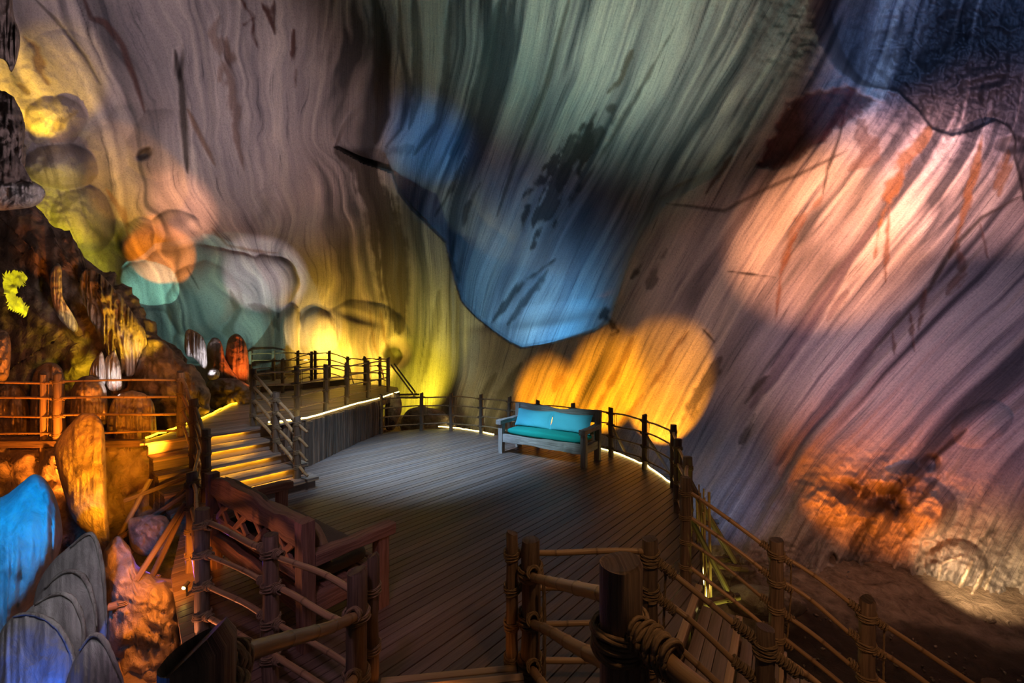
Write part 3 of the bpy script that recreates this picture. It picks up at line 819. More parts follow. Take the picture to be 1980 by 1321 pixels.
def build_ground():
    xs, ys = np.arange(-13, 12.5, 0.085), np.arange(-0.5, 17.5, 0.085)
    X, Y = np.meshgrid(xs, ys)
    Z = ground_z(X, Y) + 0.03 * fbm(X / .12, Y / .12, 3, 84)
    n = len(xs)
    idx = np.arange(X.size).reshape(X.shape)
    q = np.stack([idx[:-1, :-1], idx[:-1, 1:], idx[1:, 1:], idx[1:, :-1]], -1)
    P = np.stack([X, Y, Z], -1).reshape(-1, 3)
    nz = 0.5 * fbm(X / .6, Y / .6, 4, 86)
    rocky = np.maximum(np.maximum(smooth(-2.5, -2.9, X + nz), smooth(-.15, .15, Y - (5.9 - .4 * (X - 4.2)) + nz)), smooth(1.1, .9, np.hypot((X - 3.2) / 1.0, (Y - 6.1) / .9) + nz * .5))
    C = np.array((.16, .13, .12)) + (1 - np.array((.16, .13, .12))) * rocky[..., None]
    me_o = link_mesh('floor', P, q.reshape(-1, 4), M['ground'], None, None, C.reshape(-1, 3), 3.1, True)
    tag(me_o, 'uneven earth and rock floor of the cave below the wooden decks', None, None, 'structure')


build_ground()

# ------------------------------------------------------------------ decks
def G(px, py, z=0.0):
    d = (CAM_H - z) * FPX / (py - CY)
    return ((px - CX) / FPX * d, d)


def clip_half(poly, n, c, keep_ge):
    out = []
    m = len(poly)
    for i in range(m):
        a, b = poly[i], poly[(i + 1) % m]
        da, db = a[0] * n[0] + a[1] * n[1] - c, b[0] * n[0] + b[1] * n[1] - c
        if not keep_ge:
            da, db = -da, -db
        if da >= 0:
            out.append(a)
        if (da >= 0) != (db >= 0):
            t = da / (da - db)
            out.append((a[0] + (b[0] - a[0]) * t, a[1] + (b[1] - a[1]) * t))
    return out


def planks(parent, poly, z, ang, pitch, mat, gap=0.010, th=0.03, tone=(1, 1, 1)):
    t = (math.cos(ang), math.sin(ang))
    n = (-t[1], t[0])
    pr = [p[0] * n[0] + p[1] * n[1] for p in poly]
    k0, k1 = math.floor(min(pr) / pitch), math.ceil(max(pr) / pitch)
    for k in range(k0, k1):
        q = clip_half(clip_half(poly, n, k * pitch, True), n, (k + 1) * pitch - gap, False)
        if len(q) < 3:
            continue
        ar = sum(q[i][0] * q[(i + 1) % len(q)][1] - q[(i + 1) % len(q)][0] * q[i][1] for i in range(len(q)))
        if abs(ar) < 0.002:
            continue
        if ar < 0:
            q = q[::-1]
        m = len(q)
        zz = z + (random.random() - 0.5) * 0.003
        v = [(x, y, zz) for x, y in q] + [(x, y, zz - th) for x, y in q]
        f = [tuple(range(m)), tuple(range(2 * m - 1, m - 1, -1))] + [(i, i + m, (i + 1) % m + m, (i + 1) % m) for i in range(m)]
        g = (0.72 + 0.5 * random.random())
        s = random.random() * 40
        tt = [(p[0] * n[0] + p[1] * n[1] + s, p[0] * t[0] + p[1] * t[1] + s * 2, 0) for p in v]
        w = 1 + (random.random() - 0.5) * 0.14
        link_mesh('plank', v, f, mat, parent, tt, [(g * tone[0] * w, g * tone[1], g * tone[2] / w)] * (2 * m))


def strip_board(name, mat, parent, pts, w, h, drop=0.0):
    mb = MB()
    for a, b in zip(pts[:-1], pts[1:]):
        beam(mb, (a[0], a[1], a[2] - drop), (b[0], b[1], b[2] - drop), w, h, seg=3)
    return mb.build(name, mat, parent, 0.6)


SE, SN = (0.615, 0.789), (-0.789, 0.615)          # along the left stair's edge, and up the stair


def S(e, n, base=(-4.14, 5.6)):
    return (base[0] + SE[0] * e + SN[0] * n, base[1] + SE[1] * e + SN[1] * n)


RE, RN = (0.55, 0.835), (0.835, -0.55)            # the right stair: along a tread, and down the flight
EDGE_BACK = [(-3.41, 10.75), G(815, 829), G(890, 830), G(955, 841), G(1040, 852), G(1150, 867), G(1200, 879), G(1250, 901), G(1303, 938)]
EDGE_RIGHT = [(2.72, 6.55), (2.40, 5.62), (2.14, 4.72), (1.80, 3.95)]
DECK = EDGE_BACK + EDGE_RIGHT + [(0.93, 2.66), (0.12, 2.64), (-0.80, 2.57), (-0.98, 2.28), (-1.68, 2.70), (-2.5, 3.14), (-3.38, 4.1), (-4.3, 5.42), S(-.05, .25), S(1.3, .25), (-4.3, 7.2), (-3.86, 7.85), (-3.64, 9.6)]
DECK_ANG = math.radians(48.5)
deck = thing('deck', (0, 6, 0), 'broad dark timber deck of narrow diagonal boards with two benches', None, None, 'structure')
planks(deck, DECK, 0.0, DECK_ANG, 0.1, M['deck'])
strip_board('fascia', M['log'], deck, [(x, y, -.13) for x, y in EDGE_BACK + EDGE_RIGHT], .05, .2)
strip_board('fascia', M['log'], deck, [(x, y, -.13) for x, y in DECK[13:19]], .05, .2)
for x, y in [(-3.2, 10.3), (-1.6, 10.6), (0, 10.0), (1.5, 8.9), (2.3, 7.4), (2.4, 6.3), (2.1, 5.4), (1.7, 4.1), (.8, 2.95), (-.7, 2.75), (-1.65, 2.95), (-2.4, 3.4), (-3.2, 4.3), (-4.0, 5.4), (-1.5, 6), (0, 5), (-2, 8.4)]:
    mb = MB()
    tube(mb, [(x, y, float(ground_z(x, y)) - .1), (x, y, -.035)], .07, 8)
    mb.build('support_post', M['post'], deck)

UP_POLY = [S(-.5, 1.0), S(1.32, 1.0), (-4.05, 7.35), (-3.86, 7.75), (-3.66, 9.6), (-3.40, 10.75), (-3.36, 12.3), (-3.75, 13.5), (-4.6, 14.35), (-5.2, 14.5), (-6.2, 13.6), (-7.2, 12.2), (-6.9, 10.6), (-6.57, 9.65), (-6.15, 8.7), (-5.8, 7.78), (-5.45, 6.6), (-5.35, 6.05)]
upper = thing('upper_deck', (-5, 9, .9), 'raised timber landing above the log palisade at the top of the steps', None, None, 'structure')
planks(upper, UP_POLY, 0.9, math.radians(52), 0.12, M['tread'])
strip_board('fascia', M['log'], upper, [(x, y, .78) for x, y in UP_POLY[3:8]], .05, .16)
for x, y in [(-4.3, 8.2), (-5.5, 7.2), (-6.2, 9.6), (-4.2, 12), (-4.8, 14), (-6.8, 12), (-5.2, 10.5)]:
    mb = MB()
    tube(mb, [(x, y, float(ground_z(x, y)) - .1), (x, y, .865)], .08, 8)
    mb.build('support_post', M['post'], upper)
FAR_POLY = [(-7.3, 12.0), (-6.1, 13.45), (-5.7, 14.2), (-6.3, 14.8), (-7.6, 14.8), (-8.6, 13.6), (-8.6, 12.6)]
far = thing('far_landing', (-7.2, 13.4, 1.1), 'small far landing one step above the upper deck by the yellow glow', None, None, 'structure')
planks(far, FAR_POLY, 1.1, math.radians(52), 0.14, M['tread'])
strip_board('fascia', M['log'], far, [(x, y, 1.0) for x, y in FAR_POLY[:3]], .04, .17)
for x, y in FAR_POLY[3:6]:
    mb = MB()
    tube(mb, [(x * .98, y - .15, float(ground_z(x, y)) - .1), (x * .98, y - .15, 1.065)], .07, 8)
    mb.build('support_post', M['post'], far)

# steps from the deck up to the landing
steps = thing('staircase', (*S(.6, .4), 0), 'grey timber steps with glowing yellow risers up to the raised landing', 'stairs')
RUN, RISE, FR = .29, .18, -.14
for k in range(5):
    n0, zt = FR + RUN * k, RISE * (k + 1)
    a, b = S(-.42, n0), S(1.46 - .03 * k, n0)
    part_beam('riser', M['tread'], steps, (*S(-.4, n0 + .03), zt - RISE / 2 - .016), (*S(1.43 - .03 * k, n0 + .03), zt - RISE / 2 - .016), .03, RISE - .028, seg=3)
    part_beam('nosing', M['nosing'], steps, (*S(-.42, n0 - .034), zt - .026), (*S(1.46 - .03 * k, n0 - .034), zt - .026), .014, .052, seg=3)
    if k < 4:
        for j in range(3):
            q = n0 + .02 + .109 * j
            part_beam('tread', M['tread'], steps, (*S(-.42, q - .01), zt - .015), (*S(1.46 - .03 * k, q - .01), zt - .015), .104, .03, seg=3, tint=(.85 + .3 * random.random(),) * 3)
        part_beam('side_board', M['log'], steps, (*S(1.42 - .03 * k, n0 + .05), zt / 2 - .016), (*S(1.42 - .03 * k, n0 + RUN), zt / 2 - .016), .03, zt - .03, seg=2)
        part_beam('side_board', M['log'], steps, (*S(-.38, n0 + .05), zt / 2 - .016), (*S(-.38, n0 + RUN), zt / 2 - .016), .03, zt - .03, seg=2)
    else:
        part_beam('nosing', M['tread'], steps, (*S(-.45, n0 + .0), zt - .012), (*S(1.34, n0 + .0), zt - .012), .11, .034, seg=3)

# log palisade that holds up the landing
PAL = [(-4.33, 7.22), (-3.98, 7.62), (-3.84, 7.85), (-3.74, 8.7), (-3.64, 9.6), (-3.39, 10.78)]
pal = thing('log_palisade', (-3.74, 8.8, 0), 'palisade of dark upright logs below the glowing edge of the landing', 'wall')


def along(pts, step):
    out = []
    carry = 0.0
    for a, b in zip(pts[:-1], pts[1:]):
        L = math.dist(a, b)
        s = carry
        while s < L:
            out.append(tuple(a[i] + (b[i] - a[i]) * s / L for i in range(len(a))))
            s += step
        carry = s - L
    return out


for x, y in along(PAL, .082):
    r = .038 + random.random() * .012
    h = .83 + random.random() * .04
    mb = MB()
    tube(mb, [(x + random.gauss(0, .006), y, 0.002), (x, y, .3), (x + random.gauss(0, .006), y, .6), (x, y, h)], [r, r * .97, r * .95, r * .9], 8, jit=.2, tint=[(.6 + .8 * random.random(),) * 3] * 4)
    mb.build('log', M['log'], pal)

# short flight from the deck up to the viewer's landing, and that landing
entry = thing('entry_steps', (-.35, 2.2, 0), 'wooden entry steps with pale nosing rising towards the viewer', 'stairs')
ea, eb = Vector((-.83, 2.62, 0)), Vector((.03, 2.73, 0))
en = Vector((.127, -.992, 0))
for k in range(4):
    o = en * (.29 * k) + Vector((0, 0, .17 * (k + 1)))
    part_beam('nosing', M['nosing'], entry, ea + o + Vector((0, 0, -.016)), eb + o + Vector((0, 0, -.016)), .05, .034, seg=2)
    part_beam('riser', M['deck'], entry, ea + o + en * .03 + Vector((0, 0, -.1)), eb + o + en * .03 + Vector((0, 0, -.1)), .025, .138, seg=2)
    if k < 3:
        for j in range(2):
            part_beam('tread', M['tread'], entry, ea + o + en * (.09 + .12 * j) + Vector((0, 0, -.016)), eb + o + en * (.09 + .12 * j) + Vector((0, 0, -.016)), .115, .03, seg=2)
LAND = [(.38, 1.78), (-.75, 1.63), (-1.1, 1.0), (-1.1, -.3), (1.3, -.3), (1.1, .5), (.5, 1.3)]
land = thing('entry_landing', (0, .8, .68), 'low timber landing on which the viewer stands', None, None, 'structure')
planks(land, LAND, .68, 0.0, .12, M['tread'])
for x, y in [(-.9, .9), (.4, 1.2), (1.0, 0), (-.9, -.2)]:
    mb = MB()
    tube(mb, [(x, y, float(ground_z(x, y)) - .1), (x, y, .65)], .06, 8)
    mb.build('support_post', M['post'], land)

# flight that drops from the deck to the right
RB0 = (1.33, 3.29)


def R(e, n):
    return (RB0[0] + RE[0] * e + RN[0] * n, RB0[1] + RE[1] * e + RN[1] * n)


down = thing('descending_staircase', (*R(0, .9), -.7), 'timber steps with pale nosings going down to the right', 'stairs')
for k in range(8):
    z, n0 = -.18 * k, .335 * k
    part_beam('nosing', M['nosing'], down, (*R(-.72, n0 + .02), z - .008), (*R(.80, n0 + .02), z - .008), .055, .036, seg=2)
    part_beam('riser', M['deck'], down, (*R(-.72, n0 + .01), z - .105), (*R(.78, n0 + .01), z - .105), .025, .15, seg=2)
    for j in range(3):
        part_beam('tread', M['tread'], down, (*R(-.72, n0 + .09 + .096 * j), z - .195), (*R(.80, n0 + .09 + .096 * j), z - .195), .09, .03, seg=3, tint=(.8 + .3 * random.random(),) * 3)
for e in (-.7, .76):
    part_beam('stringer', M['log'], down, (*R(e, .02), -.3), (*R(e, 2.65), -1.62), .05, .22, seg=4)


# ------------------------------------------------------------------ railings
def bamboo(mb, p0, p1, r, sag=0.0, seg=None):
    p0, p1 = Vector(p0), Vector(p1)
    L = (p1 - p0).length
    seg = seg or max(4, int(L / .075))
    node = .27 + random.random() * .08
    off = random.random() * node
    pts, rad, tin = [], [], []
    ss = sorted(set([i / seg for i in range(seg + 1)] + [min(1, max(0, (off + k * node + e) / L)) for k in range(int(L / node) + 1) for e in (-.012, 0, .012)]))
    g = .75 + .4 * random.random()
    _, a, b = frame_of(p1 - p0)
    w1, w2 = random.gauss(0, .006), random.gauss(0, .006)
    for s in ss:
        q = ((s * L - off) / node) % 1.0
        q = min(q, 1 - q) * node
        k = math.exp(-(q / .008) ** 2)
        pts.append(p0.lerp(p1, s) + a * w1 * math.sin(s * 6) + b * (w2 * math.sin(s * 5) - sag * math.sin(s * math.pi)))
        rad.append(r * (1 - .1 * s) * (1 + .13 * k))
        tin.append((g * (1 - .55 * k), g * (1 - .58 * k), g * (1 - .6 * k)))
    tube(mb, pts, rad, 8 if r < .024 else 12, tint=tin)


def strand_path(fn, turns, spt, sr, mb, strands=1, sides=5, rr=.01):
    """rope along fn(s); with strands > 1 it is laid up from twisted strands"""
    n = int(turns * spt)
    base = [Vector(fn(i / n)) for i in range(n + 1)]
    if strands == 1:
        tube(mb, base, [rr * (1 + .12 * math.sin(i * 2.1)) for i in range(n + 1)], sides)
        return
    Ls = [0]
    for i in range(n):
        Ls.append(Ls[-1] + (base[i + 1] - base[i]).length)
    for k in range(strands):
        pts = []
        for i, p in enumerate(base):
            d = base[min(i + 1, n)] - base[max(i - 1, 0)]
            _, a, b = frame_of(d)
            th = 2 * math.pi * k / strands + Ls[i] / (rr * 4.2)
            pts.append(p + (a * math.cos(th) + b * math.sin(th)) * rr * .52)
        tube(mb, pts, rr * .56, sides)


def lashing(parent, p, rdirs, rp, rr, rope=.0065, fine=False, turns=3, sleeve=.07):
    """rope wound round the post and along the ends of the bars that meet there"""
    p = Vector(p)
    mb = MB()
    R_ = rp + rope * .8
    st = 3 if fine else 1
    ph = random.random() * 6.28
    hgt = turns * rope * 2.3

    def around(s):
        th = ph + s * turns * 2 * math.pi
        j = 1 + .04 * math.sin(th * 3.3)
        return p + Vector((math.cos(th) * R_ * j, math.sin(th) * R_ * j, (s - .5) * hgt - rr * .4 + .006 * math.sin(th + 1)))
    strand_path(around, turns, 30 if fine else 9, 0, mb, st, 5 if fine else 4, rope)
    for dr, q in rdirs:
        q = Vector(q)
        d, a, b = frame_of(dr)
        tt = max(3, int(sleeve / (rope * 2.0)))
        R2 = rr + rope * .75

        def slv(s):
            th = s * tt * 2 * math.pi + ph
            j = 1 + .08 * math.sin(th * 2.7)
            return q + d * (rp * .55 + s * sleeve) + (a * math.cos(th) + b * math.sin(th)) * R2 * j
        strand_path(slv, tt, 24 if fine else 8, 0, mb, st, 4, rope)
    mb.build('rope_lashing', M['rope'], parent, 3.1)


def rope_piece(parent, pts, r, fine=False, name='hanging_rope'):
    mb = MB()
    P = [Vector(p) for p in pts]
    L = sum((b - a).length for a, b in zip(P[:-1], P[1:]))

    def fn(s):
        x = s * (len(P) - 1)
        i = min(int(x), len(P) - 2)
        return P[i].lerp(P[i + 1], x - i)
    n = max(6, int(L / (.008 if fine else .05)))
    strand_path(fn, 1, n, 0, mb, 3 if fine else 1, 4, r)
    mb.build(name, M['rope'], parent, 3.1)


def post(parent, x, y, z0, h, r, sides=14, lean=(0, 0), tilt=(0, 0), name='post', mat='post'):
    mb = MB()
    n = 9
    s0 = random.random() * 50
    pts, rad = [], []
    for i in range(n):
        s = i / (n - 1)
        pts.append((x + lean[0] * s + random.gauss(0, .0025), y + lean[1] * s, z0 + h * s))
        rad.append(r * (1.04 - .07 * s) * (1 + random.gauss(0, .012)))
    pts.append((x + lean[0], y + lean[1], z0 + h + .006))
    rad.append(rad[-1] * .9)
    tube(mb, pts, rad, sides, jit=.03, seed=s0)
    k = len(pts)
    for i in range((k - 2) * sides, k * sides):
        v = mb.v[i]
        mb.v[i] = (v[0], v[1], v[2] + (v[0] - x - lean[0]) * tilt[0] + (v[1] - y - lean[1]) * tilt[1])
    g = .75 + .45 * random.random()
    mb.c = [(g, g, g)] * len(mb.c)
    for i in range((k - 1) * sides, k * sides):
        mb.c[i] = (.45, .42, .4)
    return mb.build(name, M[mat], parent, .8)


def railing(name, label, posts, offs, rp=.05, rr=.02, rope=.0065, fine=False, cords=0, side=0.0, skip_first=False, skip_last=False, group=None, turns=3, sleeve=.07, skip_bay=()):
    """posts: (x, y, z0, height). Bamboo bars run from post to post at the heights 'offs' above each foot."""
    t = thing(name, posts[0][:3], label, 'railing', group)
    m = len(posts)
    po = [t] * m
    for i, (x, y, z0, h) in enumerate(posts):
        if not ((i == 0 and skip_first) or (i == m - 1 and skip_last)):
            po[i] = post(t, x, y, z0, h, rp * (.95 + .1 * random.random()))
    for i in range(m - 1):
        if i in skip_bay:
            continue
        a, b = posts[i], posts[i + 1]
        d = Vector((b[0] - a[0], b[1] - a[1], 0)).normalized()
        nn = Vector((-d.y, d.x, 0)) * side
        for o in offs:
            j0, j1 = random.gauss(0, .012), random.gauss(0, .012)
            mb = MB()
            pa = Vector((a[0], a[1], a[2] + o + j0)) + nn + d * (rp * .3)
            pb = Vector((b[0], b[1], b[2] + o + j1)) + nn - d * (rp * .3)
            bamboo(mb, pa, pb, rr * (.9 + .25 * random.random()), .012)
            mb.build('bamboo_bar', M['bamboo'], t, 1.2)
    for i, (x, y, z0, h) in enumerate(posts):
        if (i == 0 and skip_first) or (i == m - 1 and skip_last):
            continue
        for o in offs:
            dirs = []
            if i > 0 and (i - 1) not in skip_bay:
                q = posts[i - 1]
                dirs.append((Vector((q[0] - x, q[1] - y, q[2] - z0)), (x, y, z0 + o)))
            if i < m - 1 and i not in skip_bay:
                q = posts[i + 1]
                dirs.append((Vector((q[0] - x, q[1] - y, q[2] - z0)), (x, y, z0 + o)))
            lashing(po[i], (x, y, z0 + o), dirs, rp, rr, rope, fine, turns, sleeve)
        for c in range(cords):
            if i < m - 1 and i not in skip_bay:
                q = posts[i + 1]
                d = Vector((q[0] - x, q[1] - y, q[2] - z0)).normalized()
                u = rp + .05 + .05 * c
                top = Vector((x, y, z0 + offs[-1])) + d * u
                rope_piece(t, [top + Vector((.015, 0, .01)), top + Vector((.02 * random.random(), .01, -.3)), Vector((x, y, z0 + offs[0] - .05)) + d * (u + random.gauss(0, .02))], rope * .9, fine, 'hanging_rope')
    return t


def brace(parent, x, y, z, out, zt=.6, reach=.55, r=.035):
    """raking strut outside a post with the log outrigger it stands on"""
    o = Vector((out[0], out[1], 0)).normalized()
    mb = MB()
    tube(mb, [Vector((x, y, z - .16)) - o * .2, Vector((x, y, z - .16)) + o * (reach + .12)], [r * 1.1, r], 10)
    mb.build('outrigger', M['post'], parent)
    mb = MB()
    tube(mb, [Vector((x, y, z + zt)) + o * .05, Vector((x, y, z - .1)) + o * reach], [r * .75, r * .85], 8)
    mb.build('brace', M['post'], parent)
    lashing(parent, Vector((x, y, z - .13)) + o * reach, [], r * 1.5, r, .007)


O4 = (.18, .42, .66, .89)
# ---- back of the deck
pb = [(-3.36, 10.62, 0, 1.0)] + [(*G(px, py), 0, 1.0) for px, py in ((815, 833), (872, 833), (930, 838), (985, 847), (1040, 858), (1108, 868))] + [(2.02, 8.46, 0, 1.0), (2.44, 7.62, 0, 1.0), (2.60, 6.66, 0, 1.0)]
back_rail = railing('bamboo_railing', 'long bamboo railing along the back edge of the deck behind the blue bench', pb, O4, .05, .016, .006, cords=2, side=0)
for i, out in ((7, (.8, .6)), (8, (.95, .3)), (1, (-.1, 1)), (2, (0, 1)), (3, (.1, 1))):
    brace(back_rail, pb[i][0], pb[i][1], 0, out)
# ---- right edge of the deck
pr_ = [(2.60, 6.66, 0, 1.0), (2.27, 5.66, 0, 1.0), (2.02, 4.76, 0, 1.0), (1.665, 3.97, 0, 1.02)]
right_rail = railing('bamboo_railing', 'bamboo railing down the right edge of the deck with raking struts', pr_, O4, .052, .018, .007, cords=1, skip_first=True)
for i, out in ((1, (.95, .2)), (2, (.9, .1)), (2, (.95, -.25)), (3, (.9, .25))):
    brace(right_rail, pr_[i][0], pr_[i][1], 0 - .02 * i, out, .7, .5)
for k in range(9):       # split bamboo sticks lashed to the outside
    s = random.random()
    i = 1 if s < .5 else 2
    u = (s * 2) % 1
    a, b = pr_[i], pr_[i + 1] if i + 1 < 4 else pr_[3]
    x, y = a[0] + (b[0] - a[0]) * u + .12 + random.random() * .1, a[1] + (b[1] - a[1]) * u
    mb = MB()
    tube(mb, [(x + random.gauss(0, .03), y, .35 + random.random() * .5), (x + .03 + random.gauss(0, .03), y - .03, -.75)], .009 + random.random() * .008, 6)
    mb.build('bamboo_stick', M['bamboo'], right_rail)
# ---- right flight, far side and near side
pf = [(1.665, 3.97, 0, 1.02)] + [(1.665 + .835 * t, 3.97 - .55 * t, -.53 * t, 1.0) for t in (.735, 1.33, 2.0, 2.65)]
rail_f = railing('bamboo_railing', 'bamboo handrail on the far side of the steps going down to the right', pf, O4, .055, .019, .0085, True, 1, turns=3, sleeve=.1, skip_first=True)
pn = [(.92, 2.76, 0, 1.0)] + [(.92 + .835 * t, 2.76 - .55 * t, -.53 * t, 1.0) for t in (.655, 1.4, 2.2)]
rail_n = railing('bamboo_railing', 'bamboo handrail on the near side of the steps going down to the right', pn, O4, .05, .02, .0095, True, 1, turns=4, sleeve=.16)
# ---- front guard between the entry steps and the right flight
pg = [(.0, 2.80, 0, 1.02), (.92, 2.76, 0, 1.0)]
rail_g = railing('bamboo_railing', 'short level bamboo railing at the front of the deck', pg, O4, .042, .019, .0085, True, 0, skip_last=True, sleeve=.06)
# ---- handrails of the entry steps
ph = [(.125, 2.745, 0, 1.0), (.307, 1.17, .68, 1.0), (.72, .50, .68, 1.0)]
rail_e = thing('bamboo_railing', ph[0][:3], 'thick nearest handrail with the big rope-bound post right of the entry steps', 'railing')
pe0 = post(rail_e, *ph[0], .062, 20)
pe1 = post(rail_e, *ph[1], .061, 24)
post(rail_e, *ph[2], .061, 24)
for o0, o1 in ((.80, .86), (.50, .66), (.2, .30)):
    mb = MB()
    bamboo(mb, (.135, 2.66, o0), (.295, 1.25, .68 + o1), .026)
    mb.build('bamboo_bar', M['bamboo'], rail_e, 1.2)
    lashing(pe0, (.125, 2.745, o0), [(Vector((.16, -1.41, .7)), (.13, 2.72, o0))], .064, .026, .0125, True, 3, .07)
for o1 in (.86, .45):
    mb = MB()
    bamboo(mb, (.335, 1.12, .68 + o1 - .02), (.70, .53, .68 + o1 - .03), .026)
    mb.build('bamboo_bar', M['bamboo'], rail_e, 1.2)
    lashing(pe1, (.307, 1.17, .68 + o1 - .045), [(Vector((.41, -.67, 0)), (.315, 1.155, .68 + o1 - .02))], .063, .029, .0125, True, 3, .13)
rope_piece(rail_e, [(.20, 2.60, .80), (.205, 2.6, .5), (.20, 2.6, .1)], .012, True)
rope_piece(rail_e, [(.345, 1.08, 1.46), (.35, 1.06, 1.25), (.335, 1.06, 1.05)], .012, True)
pl = [(-.89, 2.37, 0, 1.0), (-.64, .84, .68, 1.0)]
rail_l = thing('bamboo_railing', pl[0][:3], 'thick handrail left of the entry steps ending in a blunt near post', 'railing')
pl0 = post(rail_l, *pl[0], .057, 20)
pl1 = post(rail_l, *pl[1], .066, 24, tilt=(.22, .1))
pl2 = post(rail_l, -.842, 2.50, 0, 1.02, .036, 14)
for o0, o1 in ((.765, .90), (.42, .5), (.12, .2)):
    mb = MB()
    bamboo(mb, (-.875, 2.30, o0 + .02), (-.655, .93, .68 + o1), .026)
    mb.build('bamboo_bar', M['bamboo'], rail_l, 1.2)
    lashing(pl0, (-.89, 2.37, o0), [(Vector((.22, -1.37, .75)), (-.888, 2.35, o0))], .06, .027, .011, True, 2, .07)
    lashing(pl2, (-.842, 2.50, o0 + .06), [], .038, .02, .008, True, 3, .05)
lashing(pl1, (-.64, .84, 1.56), [(Vector((-.22, 1.4, -.7)), (-.645, .87, 1.60))], .068, .028, .013, True, 3, .11)
rope_piece(rail_l, [(-.655, .98, 1.56), (-.66, .98, 1.40), (-.65, .97, 1.22)], .012, True)
# ---- left side of the deck, behind the front bench
pd = [(-.89, 2.37, 0, 1.0), (-1.645, 2.82, 0, 1.0), (-2.44, 3.26, 0, 1.0), (-3.25, 4.2, 0, 1.0), (-4.10, 5.42, 0, 1.0)]
rail_d = railing('bamboo_railing', 'bamboo railing along the left of the deck behind the dark front bench', pd, O4, .05, .019, .0085, True, 1, turns=3, sleeve=.10, skip_first=True, skip_last=True, skip_bay=())
for i, out in ((3, (-.8, -.5)), (3, (-.9, .2))):
    brace(rail_d, pd[i][0], pd[i][1], 0, out, .7, .5)
# ---- landing stair handrails
O4s = (.2, .43, .65, .87)
pa = [(-4.14, 5.6, .18, .97), (*S(0, .53), .54, .97), (*S(0, 1.14), .9, .97)]
rail_sl = railing('bamboo_railing', 'sloping bamboo handrail on the left of the glowing steps', pa, O4s, .055, .023, .0075, cords=2)
pc = [(-3.40, 6.55, .18, .97), (-3.86, 6.77, .54, .97), (-4.46, 7.13, .9, .97)]
rail_sr = railing('bamboo_railing', 'sloping bamboo handrail on the right of the glowing steps', pc, O4s, .05, .024, .0075, turns=4, sleeve=.1)
for o in O4s:
    mb = MB()
    bamboo(mb, (-3.40, 6.55, .18 + o), (-3.17, 6.42, .06 + o), .022)
    mb.build('bamboo_bar', M['bamboo'], rail_sr, 1.2)
for k in range(2):
    mb = MB()
    tube(mb, [(-4.2 - .5 * k, 5.5 - .12 * k, .55), (-4.75 - .2 * k, 5.05, -.35)], .03, 8)
    mb.build('brace', M['post'], rail_sl)
mb = MB()
tube(mb, [(-4.95, 5.3, .30), (-4.1, 5.35, .62)], .028, 8)
mb.build('brace', M['post'], rail_sl)
mb = MB()
tube(mb, [(-4.9, 5.0, -.15), (-4.0, 5.3, .5)], .028, 8)
mb.build('brace', M['post'], rail_sl)
# ---- landing: left guard
pw = [(*S(0, 1.14), .9, .97), (-6.7, 6.10, .9, .95), (-8.4, 6.05, .9, .95)]
rail_w = railing('bamboo_railing', 'level bamboo railing left of the landing before the orange stalagmites', pw, (.07, .34, .60, .85), .045, .018, .0065, cords=2, skip_first=True)
post(rail_w, -6.93, 6.12, .55, 1.3, .04)
for x in (-6.7, -8.4):
    mb = MB()
    tube(mb, [(x, 6.1, float(ground_z(x, 6.1)) - .05), (x, 6.1, .9)], .05, 8)
    mb.build('post', M['post'], rail_w)
mb = MB()
beam(mb, (-5.3, 6.12, .84), (-8.45, 6.06, .84), .12, .1, seg=6)
mb.build('edge_beam', M['log'], rail_w, .6)
# ---- landing: railing over the palisade
pp = [(-4.46, 7.13, .9, .97), (-4.06, 7.8, .9, .97), (-3.94, 8.75, .9, .97), (-3.86, 9.65, .9, .97), (-3.80, 10.9, .9, .97), (-3.66, 12.2, .9, .97)]
rail_p = railing('bamboo_railing', 'bamboo railing on the landing above the log palisade', pp, O4, .045, .017, .0065, cords=2, skip_first=True)
brace(rail_p, -3.62, 12.2, .9, (1, -.1), .8, .75, .03)
brace(rail_p, -3.70, 12.8, .9, (1, .1), .8, .7, .03)
# ---- far railings
pq = [(-8.3, 13.1, 1.1, .97), (-7.9, 13.7, 1.1, .97), (-7.35, 14.2, 1.1, .97), (-6.85, 14.4, 1.1, .97), (-6.4, 14.5, 1.1, .97)]
rail_q = railing('bamboo_railing', 'far bamboo railing on the upper landing before the brightest yellow glow', pq, O4, .05, .018, .0065)
pz = [(-6.4, 14.5, 1.1, .97), (-5.7, 14.35, .9, .97), (-5.05, 14.2, .9, .97), (-4.5, 14.1, .9, .97), (-4.0, 13.4, .9, .97), (-3.66, 12.2, .9, .97)]
rail_z = railing('bamboo_railing', 'far bamboo railing stepping down to the corner above the deck', pz, O4, .05, .018, .0065, skip_first=True, skip_last=True, cords=1)
for i in (1, 2, 3):
    brace(rail_z, pz[i][0], pz[i][1], pz[i][2], (.2, 1), .7, .4, .028)
pk = [(-6.6, 11.9, .9, .97), (-6.3, 13.0, 1.1, .97)]
rail_k = railing('bamboo_railing', 'short bamboo handrail beside the single step between the two landings', pk, O4, .045, .017, .0065)

# ------------------------------------------------------------------ light strips
def led(label, pts, mat='led', r=.012, group=None):
    mb = MB()
    P = []
    for a, b in zip(pts[:-1], pts[1:]):
        for i in range(6):
            P.append(Vector(a).lerp(Vector(b), i / 6) + Vector((random.gauss(0, .006), random.gauss(0, .006), random.gauss(0, .004))))
    P.append(Vector(pts[-1]))
    tube(mb, P, r, 6)
    o = mb.build('light_strip', M[mat], None, 1)
    return tag(o, label, 'light strip', group)


